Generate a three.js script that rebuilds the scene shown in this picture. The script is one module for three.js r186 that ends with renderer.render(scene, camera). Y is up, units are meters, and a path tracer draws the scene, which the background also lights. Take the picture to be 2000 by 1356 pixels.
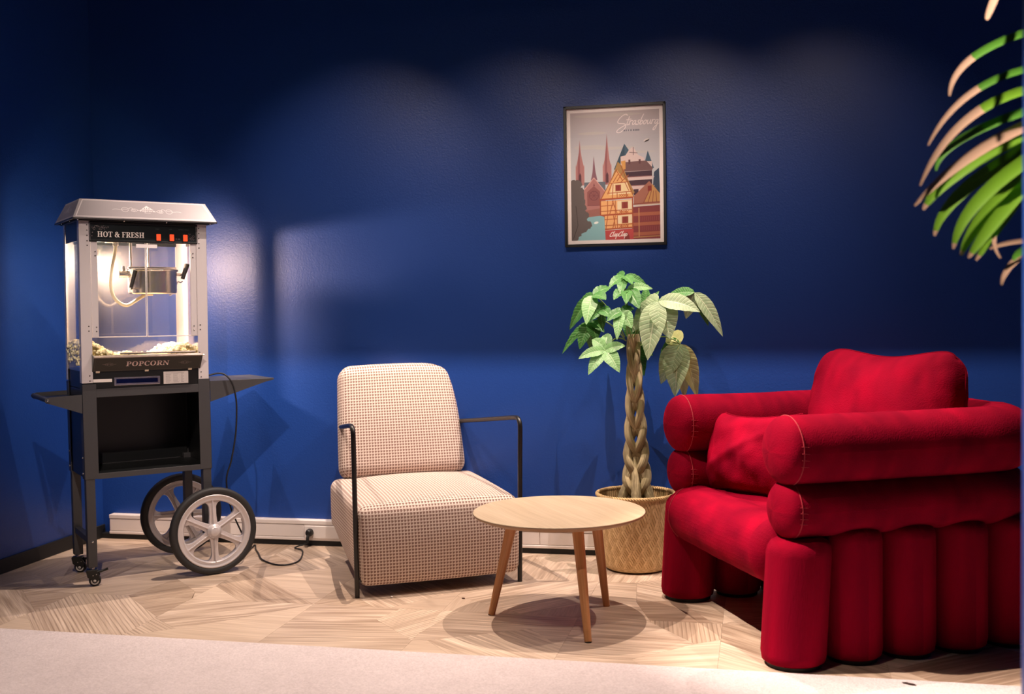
import * as THREE from 'three';
import { mergeGeometries, mergeVertices, toCreasedNormals } from 'three/addons/utils/BufferGeometryUtils.js';
import { RoundedBoxGeometry } from 'three/addons/geometries/RoundedBoxGeometry.js';
import { ImprovedNoise } from 'three/addons/math/ImprovedNoise.js';

// ---------------------------------------------------------------- camera, exposure, lamps
const scene = new THREE.Scene();
scene.background = new THREE.Color(0x000000);
const camera = new THREE.PerspectiveCamera(35.0, 2000 / 1356, 0.1, 60);
camera.position.set(3.745, 1.322, 5.689);
camera.rotation.set(-0.0396, 0.2225, -0.0159, 'YXZ');
camera.focus = 4.95;
camera.userData.fStop = 2.4;
scene.add(camera);
const renderer = new THREE.WebGLRenderer({ antialias: true });
renderer.toneMapping = THREE.LinearToneMapping;
renderer.toneMappingExposure = 1.1;
renderer.shadowMap.enabled = true;

const WARM = new THREE.Color().setRGB(1, 0.79, 0.66);
const CEILING = 3.25;
// spots: [position, target, candela, half angle, penumbra, row]
const LAMPS = [
  // row between the wall and the table, shaded towards the wall by the ceiling fascia
  ...[[0.74, 17, 0.66, 'popcorn cart'], [1.99, 23, 1, 'checked armchair'], [3.24, 22, 1, 'round coffee table'], [4.49, 14, 1, 'red armchair']].map(([x, power, angle, what]) => ({ label: 'small black ceiling spotlight high above the ' + what + ' near the wall', at: [x, 3.10, 0.71], to: [x + (angle < 1 ? 0.25 : 0), 0.4, 0.1], power, angle, penumbra: 0.9, soft: 0.1, row: 0 })),
  // row washing the upper wall
  ...[[1.66, 6.4, 1.62, 'wall between the popcorn machine and checked armchair'], [2.50, 4.7, 2.48, 'wall left of the framed poster'], [3.38, 5.0, 3.30, 'framed poster and the money tree'], [4.05, 2.7, 4.06, 'wall right of the framed poster']].map(([x, power, tx, what]) => ({ label: 'small black ceiling spotlight aimed at the ' + what, at: [x, 3.10, 1.85], to: [tx, 1.52, 0], power, angle: 0.49, penumbra: 1, soft: 1.2, row: 1 })),
  // row over the carpet, straight down
  ...[[0.7, 9, 'in front of the popcorn cart'], [1.9, 9.2, 'in front of the checked armchair'], [3.15, 9.6, 'in front of the coffee table']].map(([x, power, what]) => ({ label: 'small black ceiling spotlight over the carpet ' + what, at: [x, 3.10, 2.75], to: [x, 0, 2.6], power, angle: 0.55, penumbra: 0.6, soft: 1, row: 2 })),
  { at: [2.3, 3.10, 2.05], to: [3.88, 0.70, 1.5], power: 62, angle: 0.30, penumbra: 0.5, soft: 1, row: 4 },
  { at: [3.1, 3.10, 3.95], to: [4.22, 0.8, 3.58], power: 55, angle: 0.30, penumbra: 0.6, soft: 1, row: 5 },
  { at: [2.0, 3.10, 3.3], to: [0.92, 1.12, 0.95], power: 26, angle: 0.27, penumbra: 0.9, soft: 1, row: 6 },
  { at: [3.02, 3.10, 2.3], to: [3.02, 1.97, 0], power: 9, angle: 0.17, penumbra: 1, soft: 1, row: 7 },
  // one over the palm
  { at: [4.10, 3.10, 3.22], to: [4.27, 1.45, 2.84], power: 29, angle: 0.26, penumbra: 0.5, soft: 1, row: 3 },
];
// ---------------------------------------------------------------- helpers
let seedState = 12345;
function rnd() { seedState = (seedState * 1664525 + 1013904223) >>> 0; return seedState / 4294967296; }
const rr = (a, b) => a + (b - a) * rnd();
const noise = new ImprovedNoise();
const V = (x, y, z) => new THREE.Vector3(x, y, z);
const taken = new Map();
function numbered(name) { const n = taken.get(name) ?? 0; taken.set(name, n + 1); return n ? name + '_' + String(n).padStart(3, '0') : name; }
function thing(name, label, category, p = [0, 0, 0], turn = 0, group) {
  const o = new THREE.Group(); o.name = numbered(name); scene.add(o);
  o.position.set(...p); o.rotation.y = turn; o.userData = { label, category };
  if (group) o.userData.group = group;
  return o;
}
function part(name, geo, mat, parent, label) {
  const m = new THREE.Mesh(geo, mat); m.name = name; m.castShadow = m.receiveShadow = true; parent.add(m);
  if (label) m.userData.label = label;
  return m;
}
function struct(name, geo, mat, p = [0, 0, 0], label) {
  const m = part(name, geo, mat, scene); m.position.set(...p); m.userData.kind = 'structure';
  if (label) m.userData.label = label;
  return m;
}
function tag(o, label, category, group) { o.name = numbered(o.name); o.userData = { label, category }; if (group) o.userData.group = group; return o; }
const moved = (g, x, y, z, rx = 0, ry = 0, rz = 0) => { if (rx || ry || rz) g.applyMatrix4(new THREE.Matrix4().makeRotationFromEuler(new THREE.Euler(rx, ry, rz))); return g.translate(x, y, z); };
function join(list) { return mergeGeometries(list.map((g) => { const h = g.index ? g.toNonIndexed() : g; for (const k of Object.keys(h.attributes)) if (!['position', 'normal', 'uv'].includes(k)) h.deleteAttribute(k); return h; })); }
// box from min to max with softened edges
function bx(x0, x1, y0, y1, z0, z1, r = 0.002) {
  const w = x1 - x0, h = y1 - y0, d = z1 - z0; r = Math.min(r, w / 2.1, h / 2.1, d / 2.1);
  return new RoundedBoxGeometry(w, h, d, 1, r).translate((x0 + x1) / 2, (y0 + y1) / 2, (z0 + z1) / 2);
}
function tube(points, r, seg = 40, rad = 10, tension = 0.5) { return new THREE.TubeGeometry(new THREE.CatmullRomCurve3(points.map((p) => V(...p)), false, 'catmullrom', tension), seg, r, rad, false); }
function rod(a, b, r0, r1 = r0, seg = 16) {
  const A = V(...a), B = V(...b), d = B.clone().sub(A), g = new THREE.CylinderGeometry(r1, r0, d.length(), seg);
  g.applyQuaternion(new THREE.Quaternion().setFromUnitVectors(V(0, 1, 0), d.clone().normalize()));
  return g.translate((A.x + B.x) / 2, (A.y + B.y) / 2, (A.z + B.z) / 2);
}
const lathe = (pts, seg = 48) => new THREE.LatheGeometry(pts.map((p) => new THREE.Vector2(p[0], p[1])), seg);
function prism(pts, depth, bevel = 0) { const s = new THREE.Shape(pts.map((p) => new THREE.Vector2(p[0], p[1]))); return new THREE.ExtrudeGeometry(s, { depth, bevelEnabled: bevel > 0, bevelThickness: bevel, bevelSize: bevel, bevelSegments: 1, curveSegments: 8 }); }
// a box whose edges are rounded by r, subdivided, deformed by f, with uv in metres projected along the main axes
function softBox(w, h, d, r, n, f) {
  let g = new THREE.BoxGeometry(w, h, d, n[0], n[1], n[2]); g.deleteAttribute('uv'); g.deleteAttribute('normal');
  g = mergeVertices(g, 1e-5);
  const p = g.attributes.position, v = V(), c = V(), hx = w / 2 - r, hy = h / 2 - r, hz = d / 2 - r;
  for (let i = 0; i < p.count; i++) {
    v.fromBufferAttribute(p, i);
    c.set(THREE.MathUtils.clamp(v.x, -hx, hx), THREE.MathUtils.clamp(v.y, -hy, hy), THREE.MathUtils.clamp(v.z, -hz, hz));
    const e = v.clone().sub(c); if (e.lengthSq() > 1e-12) v.copy(c).add(e.normalize().multiplyScalar(r));
    p.setXYZ(i, v.x, v.y, v.z);
  }
  const flat = g.clone(); flat.computeVertexNormals();
  const o = g.toNonIndexed(), q = flat.toNonIndexed(), uv = new Float32Array(o.attributes.position.count * 2);
  for (let i = 0; i < o.attributes.position.count; i += 3) {
    let nx = 0, ny = 0, nz = 0;
    for (let k = 0; k < 3; k++) { nx += Math.abs(q.attributes.normal.getX(i + k)); ny += Math.abs(q.attributes.normal.getY(i + k)); nz += Math.abs(q.attributes.normal.getZ(i + k)); }
    for (let k = 0; k < 3; k++) {
      const x = q.attributes.position.getX(i + k), y = q.attributes.position.getY(i + k), z = q.attributes.position.getZ(i + k);
      const [a, b] = ny > nx && ny > nz ? [x, -z] : nx > nz ? [z, y] : [x, y];
      uv[(i + k) * 2] = a; uv[(i + k) * 2 + 1] = b;
    }
  }
  if (f) for (let i = 0; i < p.count; i++) { v.fromBufferAttribute(p, i); f(v); p.setXYZ(i, v.x, v.y, v.z); }
  g.computeVertexNormals();
  const out = g.toNonIndexed(); out.setAttribute('uv', new THREE.BufferAttribute(uv, 2));
  return out;
}
// ---------------------------------------------------------------- textures
function canvasTex(w, h, draw, srgb = true, rx = 1, ry = 1) {
  const c = document.createElement('canvas'); c.width = w; c.height = h; draw(c.getContext('2d'), w, h);
  const t = new THREE.CanvasTexture(c); t.wrapS = t.wrapT = THREE.RepeatWrapping; t.repeat.set(rx, ry); t.anisotropy = 8;
  if (srgb) t.colorSpace = THREE.SRGBColorSpace;
  return t;
}
function dataTex(n, f, srgb = false, rx = 1, ry = 1) {
  const d = new Uint8Array(n * n * 4);
  for (let y = 0; y < n; y++) for (let x = 0; x < n; x++) { const c = f(x / n, y / n); const o = (y * n + x) * 4; for (let k = 0; k < 3; k++) d[o + k] = Math.max(0, Math.min(255, (Array.isArray(c) ? c[k] : c) * 255)); d[o + 3] = 255; }
  const t = new THREE.DataTexture(d, n, n); t.wrapS = t.wrapT = THREE.RepeatWrapping; t.magFilter = THREE.LinearFilter; t.minFilter = THREE.LinearMipmapLinearFilter; t.generateMipmaps = true; t.repeat.set(rx, ry);
  if (srgb) t.colorSpace = THREE.SRGBColorSpace; t.needsUpdate = true; return t;
}
// periodic value noise
function valueNoise(n, seed) {
  const g = new Float32Array(n * n); let s = seed * 7919 + 17; for (let i = 0; i < n * n; i++) { s = (s * 1664525 + 1013904223) >>> 0; g[i] = s / 4294967296; }
  return (u, v, w = n, h = n) => { const x = ((u % 1) + 1) % 1 * w, y = ((v % 1) + 1) % 1 * h, i = Math.floor(x), j = Math.floor(y), a = x - i, b = y - j, A = a * a * (3 - 2 * a), B = b * b * (3 - 2 * b); const q = (p, r) => g[(r % h) * n + (p % w)]; return (q(i, j) * (1 - A) + q(i + 1, j) * A) * (1 - B) + (q(i, j + 1) * (1 - A) + q(i + 1, j + 1) * A) * B; };
}
const vn = valueNoise(256, 3), vn2 = valueNoise(256, 11);
const fbm = (u, v, s) => (vn(u, v, s, s) + 0.5 * vn2(u, v, s * 2, s * 2) + 0.25 * vn(u, v, s * 4, s * 4)) / 1.75;
const std = (o) => new THREE.MeshStandardMaterial(o), phy = (o) => new THREE.MeshPhysicalMaterial(o);
const lin = (r, g, b) => new THREE.Color().setRGB(r, g, b);
// ---------------------------------------------------------------- the setting
const paintBump = dataTex(256, (u, v) => 0.5 + 0.5 * (fbm(u, v, 64) - 0.5) + 0.4 * (vn(u, v, 200, 200) - 0.5), false, 2.2, 2.2);
const bluePaint = phy({ color: lin(0.010, 0.051, 0.265), roughness: 0.4, specularIntensity: 0.9, bumpMap: paintBump, bumpScale: 0.0009 });
const darkPaint = std({ color: lin(0.012, 0.014, 0.018), roughness: 0.9 });
const ceilPaint = std({ color: lin(0.02, 0.022, 0.026), roughness: 0.95 });
const whitePlastic = phy({ color: lin(0.8, 0.74, 0.72), roughness: 0.38 });
const blackSkirt = std({ color: lin(0.006, 0.007, 0.008), roughness: 0.6 });
function wallBox(w, h, d) { const g = new THREE.BoxGeometry(w, h, d), uv = g.attributes.uv, p = g.attributes.position, n = g.attributes.normal; for (let i = 0; i < uv.count; i++) uv.setXY(i, Math.abs(n.getX(i)) > 0.5 ? p.getZ(i) : p.getX(i), Math.abs(n.getY(i)) > 0.5 ? p.getZ(i) : p.getY(i)); return g; }
struct('wall_back', wallBox(6.2, CEILING, 0.15), bluePaint, [2.7, CEILING / 2, -0.075], 'matt navy blue back wall behind the chairs');
struct('wall_left', wallBox(0.15, CEILING, 7.5), bluePaint, [-0.075, CEILING / 2, 3.6], 'navy blue side wall beside the popcorn cart');
struct('wall_right', wallBox(0.15, CEILING, 7.5), bluePaint, [5.675, CEILING / 2, 3.6]);
struct('wall_front', wallBox(6.2, CEILING, 0.15), darkPaint, [2.7, CEILING / 2, 7.275]);
struct('ceiling', wallBox(6.2, 0.15, 7.8), ceilPaint, [2.7, CEILING + 0.075, 3.6]);
struct('trim_1', bx(0, 5.6, 2.936, CEILING, 0.642, 0.655, 0.001), ceilPaint, [0, 0, 0], 'dark fascia board hanging under the ceiling along the lamps');
struct('wall_partition', wallBox(1.38, CEILING, 0.14), bluePaint, [4.91, CEILING / 2, 3.55], 'end of a blue partition wall at the right edge');
struct('baseboard_left', bx(0, 0.012, 0, 0.075, 0, 7.2, 0.003), blackSkirt);

// cable trunking along the back wall
{
  const b = struct('baseboard_back', join([bx(0.068, 5.6, 0.118, 0.142, 0.0, 0.05, 0.004), bx(0.068, 5.6, 0.030, 0.046, 0.0, 0.05, 0.003), bx(0.068, 5.6, 0.04, 0.125, 0.0, 0.043, 0.002)]), whitePlastic, [0, 0, 0], 'white plastic cable trunking along the foot of the wall');
  part('plinth_strip', bx(0.0, 5.6, 0.0, 0.030, 0.0, 0.040, 0.001), blackSkirt, b, 'black strip under the white trunking');
  for (const [x0, x1] of [[0.072, 1.272], [1.482, 2.6], [2.604, 3.8], [3.804, 5.6]]) part('trunking_cover', bx(x0, x1, 0.0485, 0.1155, 0.03, 0.048, 0.002), whitePlastic, b);
  part('socket_plate', bx(1.276, 1.478, 0.042, 0.112, 0.03, 0.054, 0.003), whitePlastic, b);
  part('outlet_box', bx(1.462, 1.50, 0.104, 0.146, 0.045, 0.058, 0.003), std({ color: lin(0.03, 0.03, 0.03), roughness: 0.5 }), b, 'small dark box at the end of the socket plate');
}

// floor: 0.595 m tiles, each inlaid with several pieces of wood laid in different directions
function woodTex(contrast, stripes, seed) {
  const a = valueNoise(256, seed), b = valueNoise(256, seed + 5);
  return dataTex(512, (u, v) => {
    const warp = 0.03 * (b(u, v, 3, 6) - 0.5);
    const fine = a(u, v + warp, 6, 230) - 0.5, mid = b(u, v + warp, 3, 60) - 0.5, wide = a(u, v + warp, 2, 14) - 0.5;
    let t = contrast * (0.30 * fine + 0.36 * mid + 0.30 * wide);
    if (stripes) { const s = (v * stripes) % 1; t += (s < 0.3 ? -0.10 : 0.03) * (0.5 + a(u, v, 2, stripes)); }
    return [0.79 + t * 0.75, 0.712 + t * 0.77, 0.64 + t * 0.76];
  }, true, 1 / 0.6, 1 / 0.6);
}
const woodMaps = [woodTex(0.36, 0, 1), woodTex(0.62, 0, 2), woodTex(0.4, 34, 3), woodTex(0.24, 0, 4)];
const woodBump = dataTex(256, (u, v) => vn(u, v, 4, 128), false, 1 / 0.6, 1 / 0.6);
const tones = [[0.93, 0.90, 0.87], [0.74, 0.69, 0.64], [1.05, 1.03, 1.0], [0.58, 0.51, 0.46]];
const woodMats = woodMaps.map((m) => tones.map((t) => phy({ map: m, color: lin(...t), roughness: 0.42, specularIntensity: 0.7, bumpMap: woodBump, bumpScale: 0.0002 })));
const floor = struct('floor', wallBox(6.2, 0.1, 7.8), std({ color: lin(0.16, 0.1, 0.06), roughness: 0.8 }), [2.7, -0.0542, 3.6], 'pale wood floor tiles inlaid in many directions');
const T = 0.595, X0 = 0.015 - T, Z0 = -0.025;
// pieces: [tone texture, tone, grain angle in degrees, polygon in tile units (x right, z to the viewer)]
const PLAIN = 0, STREAK = 1, STRIPE = 2, PALE = 3;
const TEMPLATES = [
  [[PALE, 0, 0, [[0, 0], [0.4, 0], [0, 0.6]]], [STREAK, 0, 45, [[0.4, 0], [0.52, 0], [1, 0.5], [1, 1], [0.36, 1], [0, 0.6]]], [STREAK, 1, -40, [[0.52, 0], [1, 0], [1, 0.5]]], [PLAIN, 0, 0, [[0, 0.6], [0.36, 1], [0, 1]]]],
  [[STREAK, 0, -20, [[0, 0], [1, 0], [0.6, 0.42], [0.34, 0.7], [0, 0.5]]], [PLAIN, 2, 0, [[1, 0], [1, 1], [0, 1], [0.34, 0.7], [0.6, 0.42]]], [STRIPE, 0, 40, [[0, 0.5], [0.34, 0.7], [0, 1]]]],
  [[STRIPE, 0, -42, [[0.62, 0], [1, 0], [1, 0.72], [0.6, 0.3]]], [STREAK, 0, 6, [[0, 0], [0.62, 0], [0.6, 0.3], [1, 0.72], [1, 1], [0, 1]]]],
  [[STREAK, 1, 0, [[0, 0], [0.5, 0], [1, 0.48], [1, 0.66], [0.74, 0.33], [0, 0.7]]], [STRIPE, 0, 30, [[0.74, 0.33], [1, 0.66], [1, 1], [0.35, 1]]], [PLAIN, 0, 0, [[0, 0.7], [0.74, 0.33], [0.35, 1], [0, 1]]], [STREAK, 0, 45, [[0.5, 0], [1, 0], [1, 0.48]]]],
];
const TRACED = {
  '1,2': [[PALE, 2, 5, [[0, 0.6], [0.36, 1], [0, 1]]], [STRIPE, 0, 48, [[0, 0], [0.46, 0], [1, 0.5], [1, 1], [0.36, 1], [0, 0.6]]], [STREAK, 1, -42, [[0.46, 0], [1, 0], [1, 0.5]]]],
  '1,1': [[STREAK, 1, -42, [[0.57, 0.46], [0.92, 0.8], [1, 1], [0.46, 1]]], [STREAK, 0, -10, [[0, 0], [1, 0], [1, 0.98], [0.92, 0.8], [0.57, 0.46]]], [PLAIN, 0, -38, [[0, 0], [0.57, 0.46], [0.46, 1], [0, 1]]]],
  '2,1': [[STREAK, 1, 45, [[0, 0.04], [1, 1], [0.4, 1], [0, 0.62]]], [PLAIN, 0, 2, [[0, 0], [1, 0], [1, 1], [0, 0.04]]], [PALE, 2, 0, [[0, 0.62], [0.4, 1], [0, 1]]]],
  '2,2': [[STREAK, 0, -30, [[0, 0], [1, 0], [0.6, 0.45], [0.28, 0.74], [0, 0.52]]], [STRIPE, 0, 38, [[0, 0.52], [0.28, 0.74], [0, 1]]], [PALE, 2, 3, [[1, 0], [1, 1], [0, 1], [0.28, 0.74], [0.6, 0.45]]]],
  '3,2': [[STREAK, 0, -8, [[0, 0], [0.68, 0], [0.6, 0.3], [1, 0.72], [1, 1], [0, 1]]], [STRIPE, 2, -58, [[0.68, 0], [1, 0], [1, 0.72], [0.6, 0.3]]]],
  '4,2': [[PALE, 2, 0, [[0, 0.72], [0.1, 0.70], [0.36, 1], [0, 1]]], [STRIPE, 2, -58, [[0, 0], [0.12, 0], [0, 0.55]]], [STREAK, 0, 2, [[0.12, 0], [1, 0], [1, 0.7], [0.72, 0.33], [0.1, 0.70], [0, 0.72], [0, 0.55]]], [STREAK, 2, 38, [[0.72, 0.33], [1, 0.7], [1, 1], [0.36, 1], [0.1, 0.70]]]],
  '5,2': [[STRIPE, 1, 84, [[0.48, 0], [1, 0], [1, 0.36], [0.84, 0.48]]], [STREAK, 0, 3, [[0, 0], [0.48, 0], [0.84, 0.48], [0.47, 0.86], [0.57, 1], [0, 1]]], [PLAIN, 2, -20, [[0.84, 0.48], [1, 0.36], [1, 1], [0.57, 1], [0.47, 0.86]]]],
  '5,1': [[STREAK, 0, 8, [[0, 0], [0.3, 0], [0.36, 0.55], [0.5, 1], [0, 1]]], [STREAK, 3, -8, [[0.36, 0.55], [0.66, 0.46], [0.94, 1], [0.5, 1]]], [STREAK, 0, 30, [[0.3, 0], [1, 0], [1, 0.4], [0.66, 0.46], [0.36, 0.55]]], [STREAK, 1, 30, [[0.66, 0.46], [1, 0.4], [1, 1], [0.94, 1]]]],
  '6,2': [[STREAK, 1, 42, [[0, 0], [0.3, 0], [1, 0.7], [1, 1], [0.6, 1], [0, 0.4]]], [PLAIN, 2, 35, [[0, 0.62], [0.36, 1], [0, 1]]], [STREAK, 0, 40, [[0, 0.4], [0.6, 1], [0.36, 1], [0, 0.62]]], [STREAK, 0, -35, [[0.3, 0], [1, 0], [1, 0.7]]]],
  '7,2': [[STREAK, 3, -38, [[0.05, 0.75], [0.7, 0.2], [1, 0.45], [1, 0.7], [0.55, 1], [0.25, 1]]], [PLAIN, 0, 30, [[0, 0], [0.5, 0], [0.7, 0.2], [0.05, 0.75], [0.25, 1], [0, 1]]], [PALE, 0, 0, [[0.5, 0], [1, 0], [1, 0.45], [0.7, 0.2]]], [PALE, 2, 0, [[1, 0.7], [1, 1], [0.55, 1]]]],
};
function inlay(poly, i, j, kind, tone, deg, turn) {
  let pts = poly.map(([x, z]) => { let a = x - 0.5, b = z - 0.5; for (let k = 0; k < turn; k++) [a, b] = [-b, a]; return [a + 0.5, b + 0.5]; });
  let cx = 0, cz = 0; for (const [x, z] of pts) { cx += x / pts.length; cz += z / pts.length; }
  const gap = 0.0006;
  const world = pts.map(([x, z]) => { const dx = x - cx, dz = z - cz, l = Math.hypot(dx, dz) * T; const s = 1 - gap / Math.max(l, 0.01); return [X0 + (i + cx + dx * s) * T, Z0 + (j + cz + dz * s) * T]; });
  const g = prism(world.map(([x, z]) => [x, -z]), 0.004).rotateX(-Math.PI / 2).translate(0, -0.004, 0);
  const a = (deg + turn * 90) * Math.PI / 180, c = Math.cos(a), s = Math.sin(a), uv = g.attributes.uv, p = g.attributes.position, ou = rnd() * 3, ov = rnd() * 3;
  for (let k = 0; k < uv.count; k++) { const x = p.getX(k), z = p.getZ(k); uv.setXY(k, x * c + z * s + ou, -x * s + z * c + ov); }
  const m = part('floor_tile', g, woodMats[kind][tone], floor); m.position.set(-2.7, 0.0542, -3.6);
}
for (let j = 0; j < 3; j++) for (let i = 0; i < 10; i++) {
  if (i === 0 && j < 1) { /* tile behind the corner */ }
  const t = TRACED[i - 1 + ',' + j], turn = t ? 0 : Math.floor(rnd() * 4);
  for (const [kind, tone, deg, poly] of t ?? TEMPLATES[Math.floor(rnd() * 4)]) inlay(poly, i, j, kind, tone, deg, turn);
}
// carpet
const carpetMap = dataTex(512, (u, v) => { const t = 0.07 * (vn(u, v, 200, 200) - 0.5) + 0.03 * (vn2(u, v, 90, 90) - 0.5) + 0.05 * (fbm(u, v, 6) - 0.5); return [0.83 + t, 0.785 + t, 0.79 + t]; }, true, 1.1, 1.1);
const carpetBump = dataTex(256, (u, v) => vn2(u, v, 128, 128), false, 2.2, 2.2);
const carpet = struct('floor_carpet', wallBox(6.0, 0.009, 5.45), std({ map: carpetMap, roughness: 1, bumpMap: carpetBump, bumpScale: 0.0012 }), [2.7, 0.0035, 1.752 + 2.725], 'flat pinkish beige carpet in front of the wood floor');
// ---------------------------------------------------------------- popcorn cart
const CART = [0.641, 0, 1.042], TURN = Math.PI / 4;
const greySteel = phy({ color: lin(0.045, 0.045, 0.05), roughness: 0.42, metalness: 0.1, bumpMap: paintBump, bumpScale: 0.0002 });
const blackSteel = phy({ color: lin(0.007, 0.008, 0.009), roughness: 0.35 });
const rubber = std({ color: lin(0.018, 0.018, 0.02), roughness: 0.62 });
const rimPlastic = phy({ color: lin(0.62, 0.58, 0.6), roughness: 0.33, metalness: 0.25 });
const chrome = std({ color: lin(0.78, 0.76, 0.74), roughness: 0.16, metalness: 1 });
const boltGeo = new THREE.SphereGeometry(0.0055, 10, 6, 0, Math.PI * 2, 0, Math.PI / 2).rotateX(Math.PI / 2);
{
  const t = thing('popcorn_cart', 'dark grey metal trolley with two big silver spoked wheels under the popcorn machine', 'trolley', CART, TURN);
  const zb = -0.385;
  // corner plates (angle steel) and legs
  for (const [x0, x1] of [[-0.04, 0.024], [0.511, 0.569]]) for (const front of [true, false]) {
    const out = x0 < 0 ? x0 : x1, sd = x0 < 0 ? [out, out + 0.003] : [out - 0.003, out];
    part('corner_plate', join([bx(x0, x1, 0.516, 0.97, front ? -0.003 : zb, front ? 0 : zb + 0.003, 0.001), bx(sd[0], sd[1], 0.516, 0.97, front ? -0.055 : zb, front ? 0 : zb + 0.055, 0.001)]), greySteel, t);
    const lx0 = x0 < 0 ? -0.036 : 0.524, lx1 = x0 < 0 ? 0.007 : 0.566, z1 = front ? -0.003 : zb + 0.045;
    part('leg', bx(lx0, lx1, x0 < 0 ? 0.092 : 0.185, 0.56, z1 - 0.042, z1, 0.003), greySteel, t);
  }
  part('top_rail', bx(0.02, 0.515, 0.905, 0.945, -0.012, -0.001, 0.001), greySteel, t);
  part('bottom_rail', bx(0.02, 0.515, 0.514, 0.54, -0.016, -0.001, 0.001), greySteel, t);
  part('rear_rail', bx(0.02, 0.515, 0.905, 0.945, zb + 0.001, zb + 0.012, 0.001), greySteel, t); part('rear_rail', bx(0.02, 0.515, 0.514, 0.54, zb + 0.001, zb + 0.016, 0.001), greySteel, t);
  part('side_panel', bx(-0.034, -0.03, 0.52, 0.945, zb + 0.004, -0.006, 0.001), blackSteel, t);
  part('side_panel', bx(0.559, 0.563, 0.52, 0.945, zb + 0.004, -0.006, 0.001), blackSteel, t);
  part('back_panel', bx(0.0, 0.55, 0.54, 0.92, zb + 0.014, zb + 0.017, 0.001), blackSteel, t);
  part('cabinet_floor', bx(-0.03, 0.559, 0.533, 0.537, zb + 0.004, -0.012, 0.001), blackSteel, t);
  part('top_deck', bx(-0.03, 0.559, 0.937, 0.944, zb + 0.004, -0.004, 0.001), greySteel, t);
  part('stretcher', bx(-0.03, 0.0, 0.205, 0.235, zb + 0.045, -0.045, 0.002), greySteel, t);
  part('axle', join([rod([0.54, 0.217, 0.105], [0.54, 0.217, -0.49], 0.0095), bx(0.522, 0.558, 0.195, 0.24, -0.043, 0.002, 0.002), bx(0.522, 0.558, 0.195, 0.24, zb, zb + 0.045, 0.002)]), greySteel, t);
  for (const p of [[-0.014, 0.215, -0.003], [-0.038, 0.545, -0.03], [-0.038, 0.62, -0.03], [-0.038, 0.545, -0.36], [-0.038, 0.62, -0.36]]) {
    const side = p[0] < -0.03, b = part('bolt', side ? boltGeo.clone().rotateY(-Math.PI / 2) : boltGeo, chrome, t); b.position.set(side ? -0.0405 : p[0], p[1], p[2]);
  }
  // folding shelf on the right, with two tapered brackets
  part('side_shelf', bx(0.572, 0.905, 0.950, 0.956, -0.375, -0.004, 0.002), greySteel, t);
  for (const z of [-0.006, -0.378]) part('shelf_bracket', prism([[0.571, 0.956], [0.906, 0.953], [0.903, 0.947], [0.86, 0.938], [0.571, 0.852]], 0.004).translate(0, 0, z), greySteel, t);
  // push handle and tray on the left
  for (const z of [-0.006, -0.378]) part('handle_bracket', prism([[-0.041, 0.922], [-0.185, 0.918], [-0.2, 0.912], [-0.208, 0.902], [-0.2, 0.89], [-0.185, 0.886], [-0.041, 0.832]], 0.004).translate(0, 0, z), greySteel, t);
  part('push_handle', rod([-0.195, 0.904, 0.004], [-0.195, 0.904, -0.384], 0.012, 0.012, 20), greySteel, t);
  part('handle_tray', bx(-0.175, -0.042, 0.898, 0.902, -0.372, -0.006, 0.001), blackSteel, t);
  part('bolt', boltGeo, chrome, t).position.set(-0.195, 0.904, 0.004);
  // wheels
  const R = 0.217;
  const tyreGeo = lathe([[R - 0.034, -0.021], [R - 0.012, -0.022], [R - 0.003, -0.015], [R, -0.006], [R, 0.006], [R - 0.003, 0.015], [R - 0.012, 0.022], [R - 0.034, 0.021], [R - 0.038, 0.0], [R - 0.034, -0.021]], 72).rotateX(Math.PI / 2);
  const rimGeo = lathe([[R - 0.066, -0.016], [R - 0.058, -0.017], [R - 0.05, -0.013], [R - 0.040, -0.022], [R - 0.034, -0.022], [R - 0.034, 0.022], [R - 0.040, 0.022], [R - 0.05, 0.013], [R - 0.058, 0.017], [R - 0.066, 0.016], [R - 0.066, -0.016]], 72).rotateX(Math.PI / 2);
  const spokeShape = new THREE.Shape(); // foot at the hub, flaring where it meets the rim
  spokeShape.moveTo(-0.022, 0.022); spokeShape.lineTo(0.022, 0.022); spokeShape.quadraticCurveTo(0.013, 0.06, 0.015, 0.115); spokeShape.quadraticCurveTo(0.018, 0.143, 0.042, 0.148); spokeShape.lineTo(0.038, 0.156); spokeShape.quadraticCurveTo(0, 0.164, -0.038, 0.156); spokeShape.lineTo(-0.042, 0.148); spokeShape.quadraticCurveTo(-0.018, 0.143, -0.015, 0.115); spokeShape.quadraticCurveTo(-0.013, 0.06, -0.022, 0.022);
  const spokeGeo = join([new THREE.ExtrudeGeometry(spokeShape, { depth: 0.014, bevelEnabled: true, bevelSize: 0.002, bevelThickness: 0.002, bevelSegments: 2, curveSegments: 8 }).translate(0, 0, -0.007), bx(-0.0025, 0.0025, 0.03, 0.158, -0.017, 0.017, 0.001)]);
  const hubGeo = join([lathe([[0, 0.037], [0.018, 0.036], [0.025, 0.031], [0.027, 0.022], [0.033, 0.02], [0.036, 0.014], [0.036, -0.014], [0.027, -0.022], [0.02, -0.03], [0, -0.03]], 40).rotateX(Math.PI / 2)]);
  for (const [x, z, spin] of [[0.54, 0.09, 0.0], [0.54, -0.475, 0.45]]) {
    const w = part('wheel', tyreGeo, rubber, t); w.position.set(x, R, z); w.rotation.z = spin;
    part('rim', rimGeo, rimPlastic, w);
    for (let k = 0; k < 6; k++) part('spoke', spokeGeo, rimPlastic, w).rotation.z = k * Math.PI / 3 + 0.03;
    part('hub_cap', hubGeo, rimPlastic, w);
  }
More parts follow.
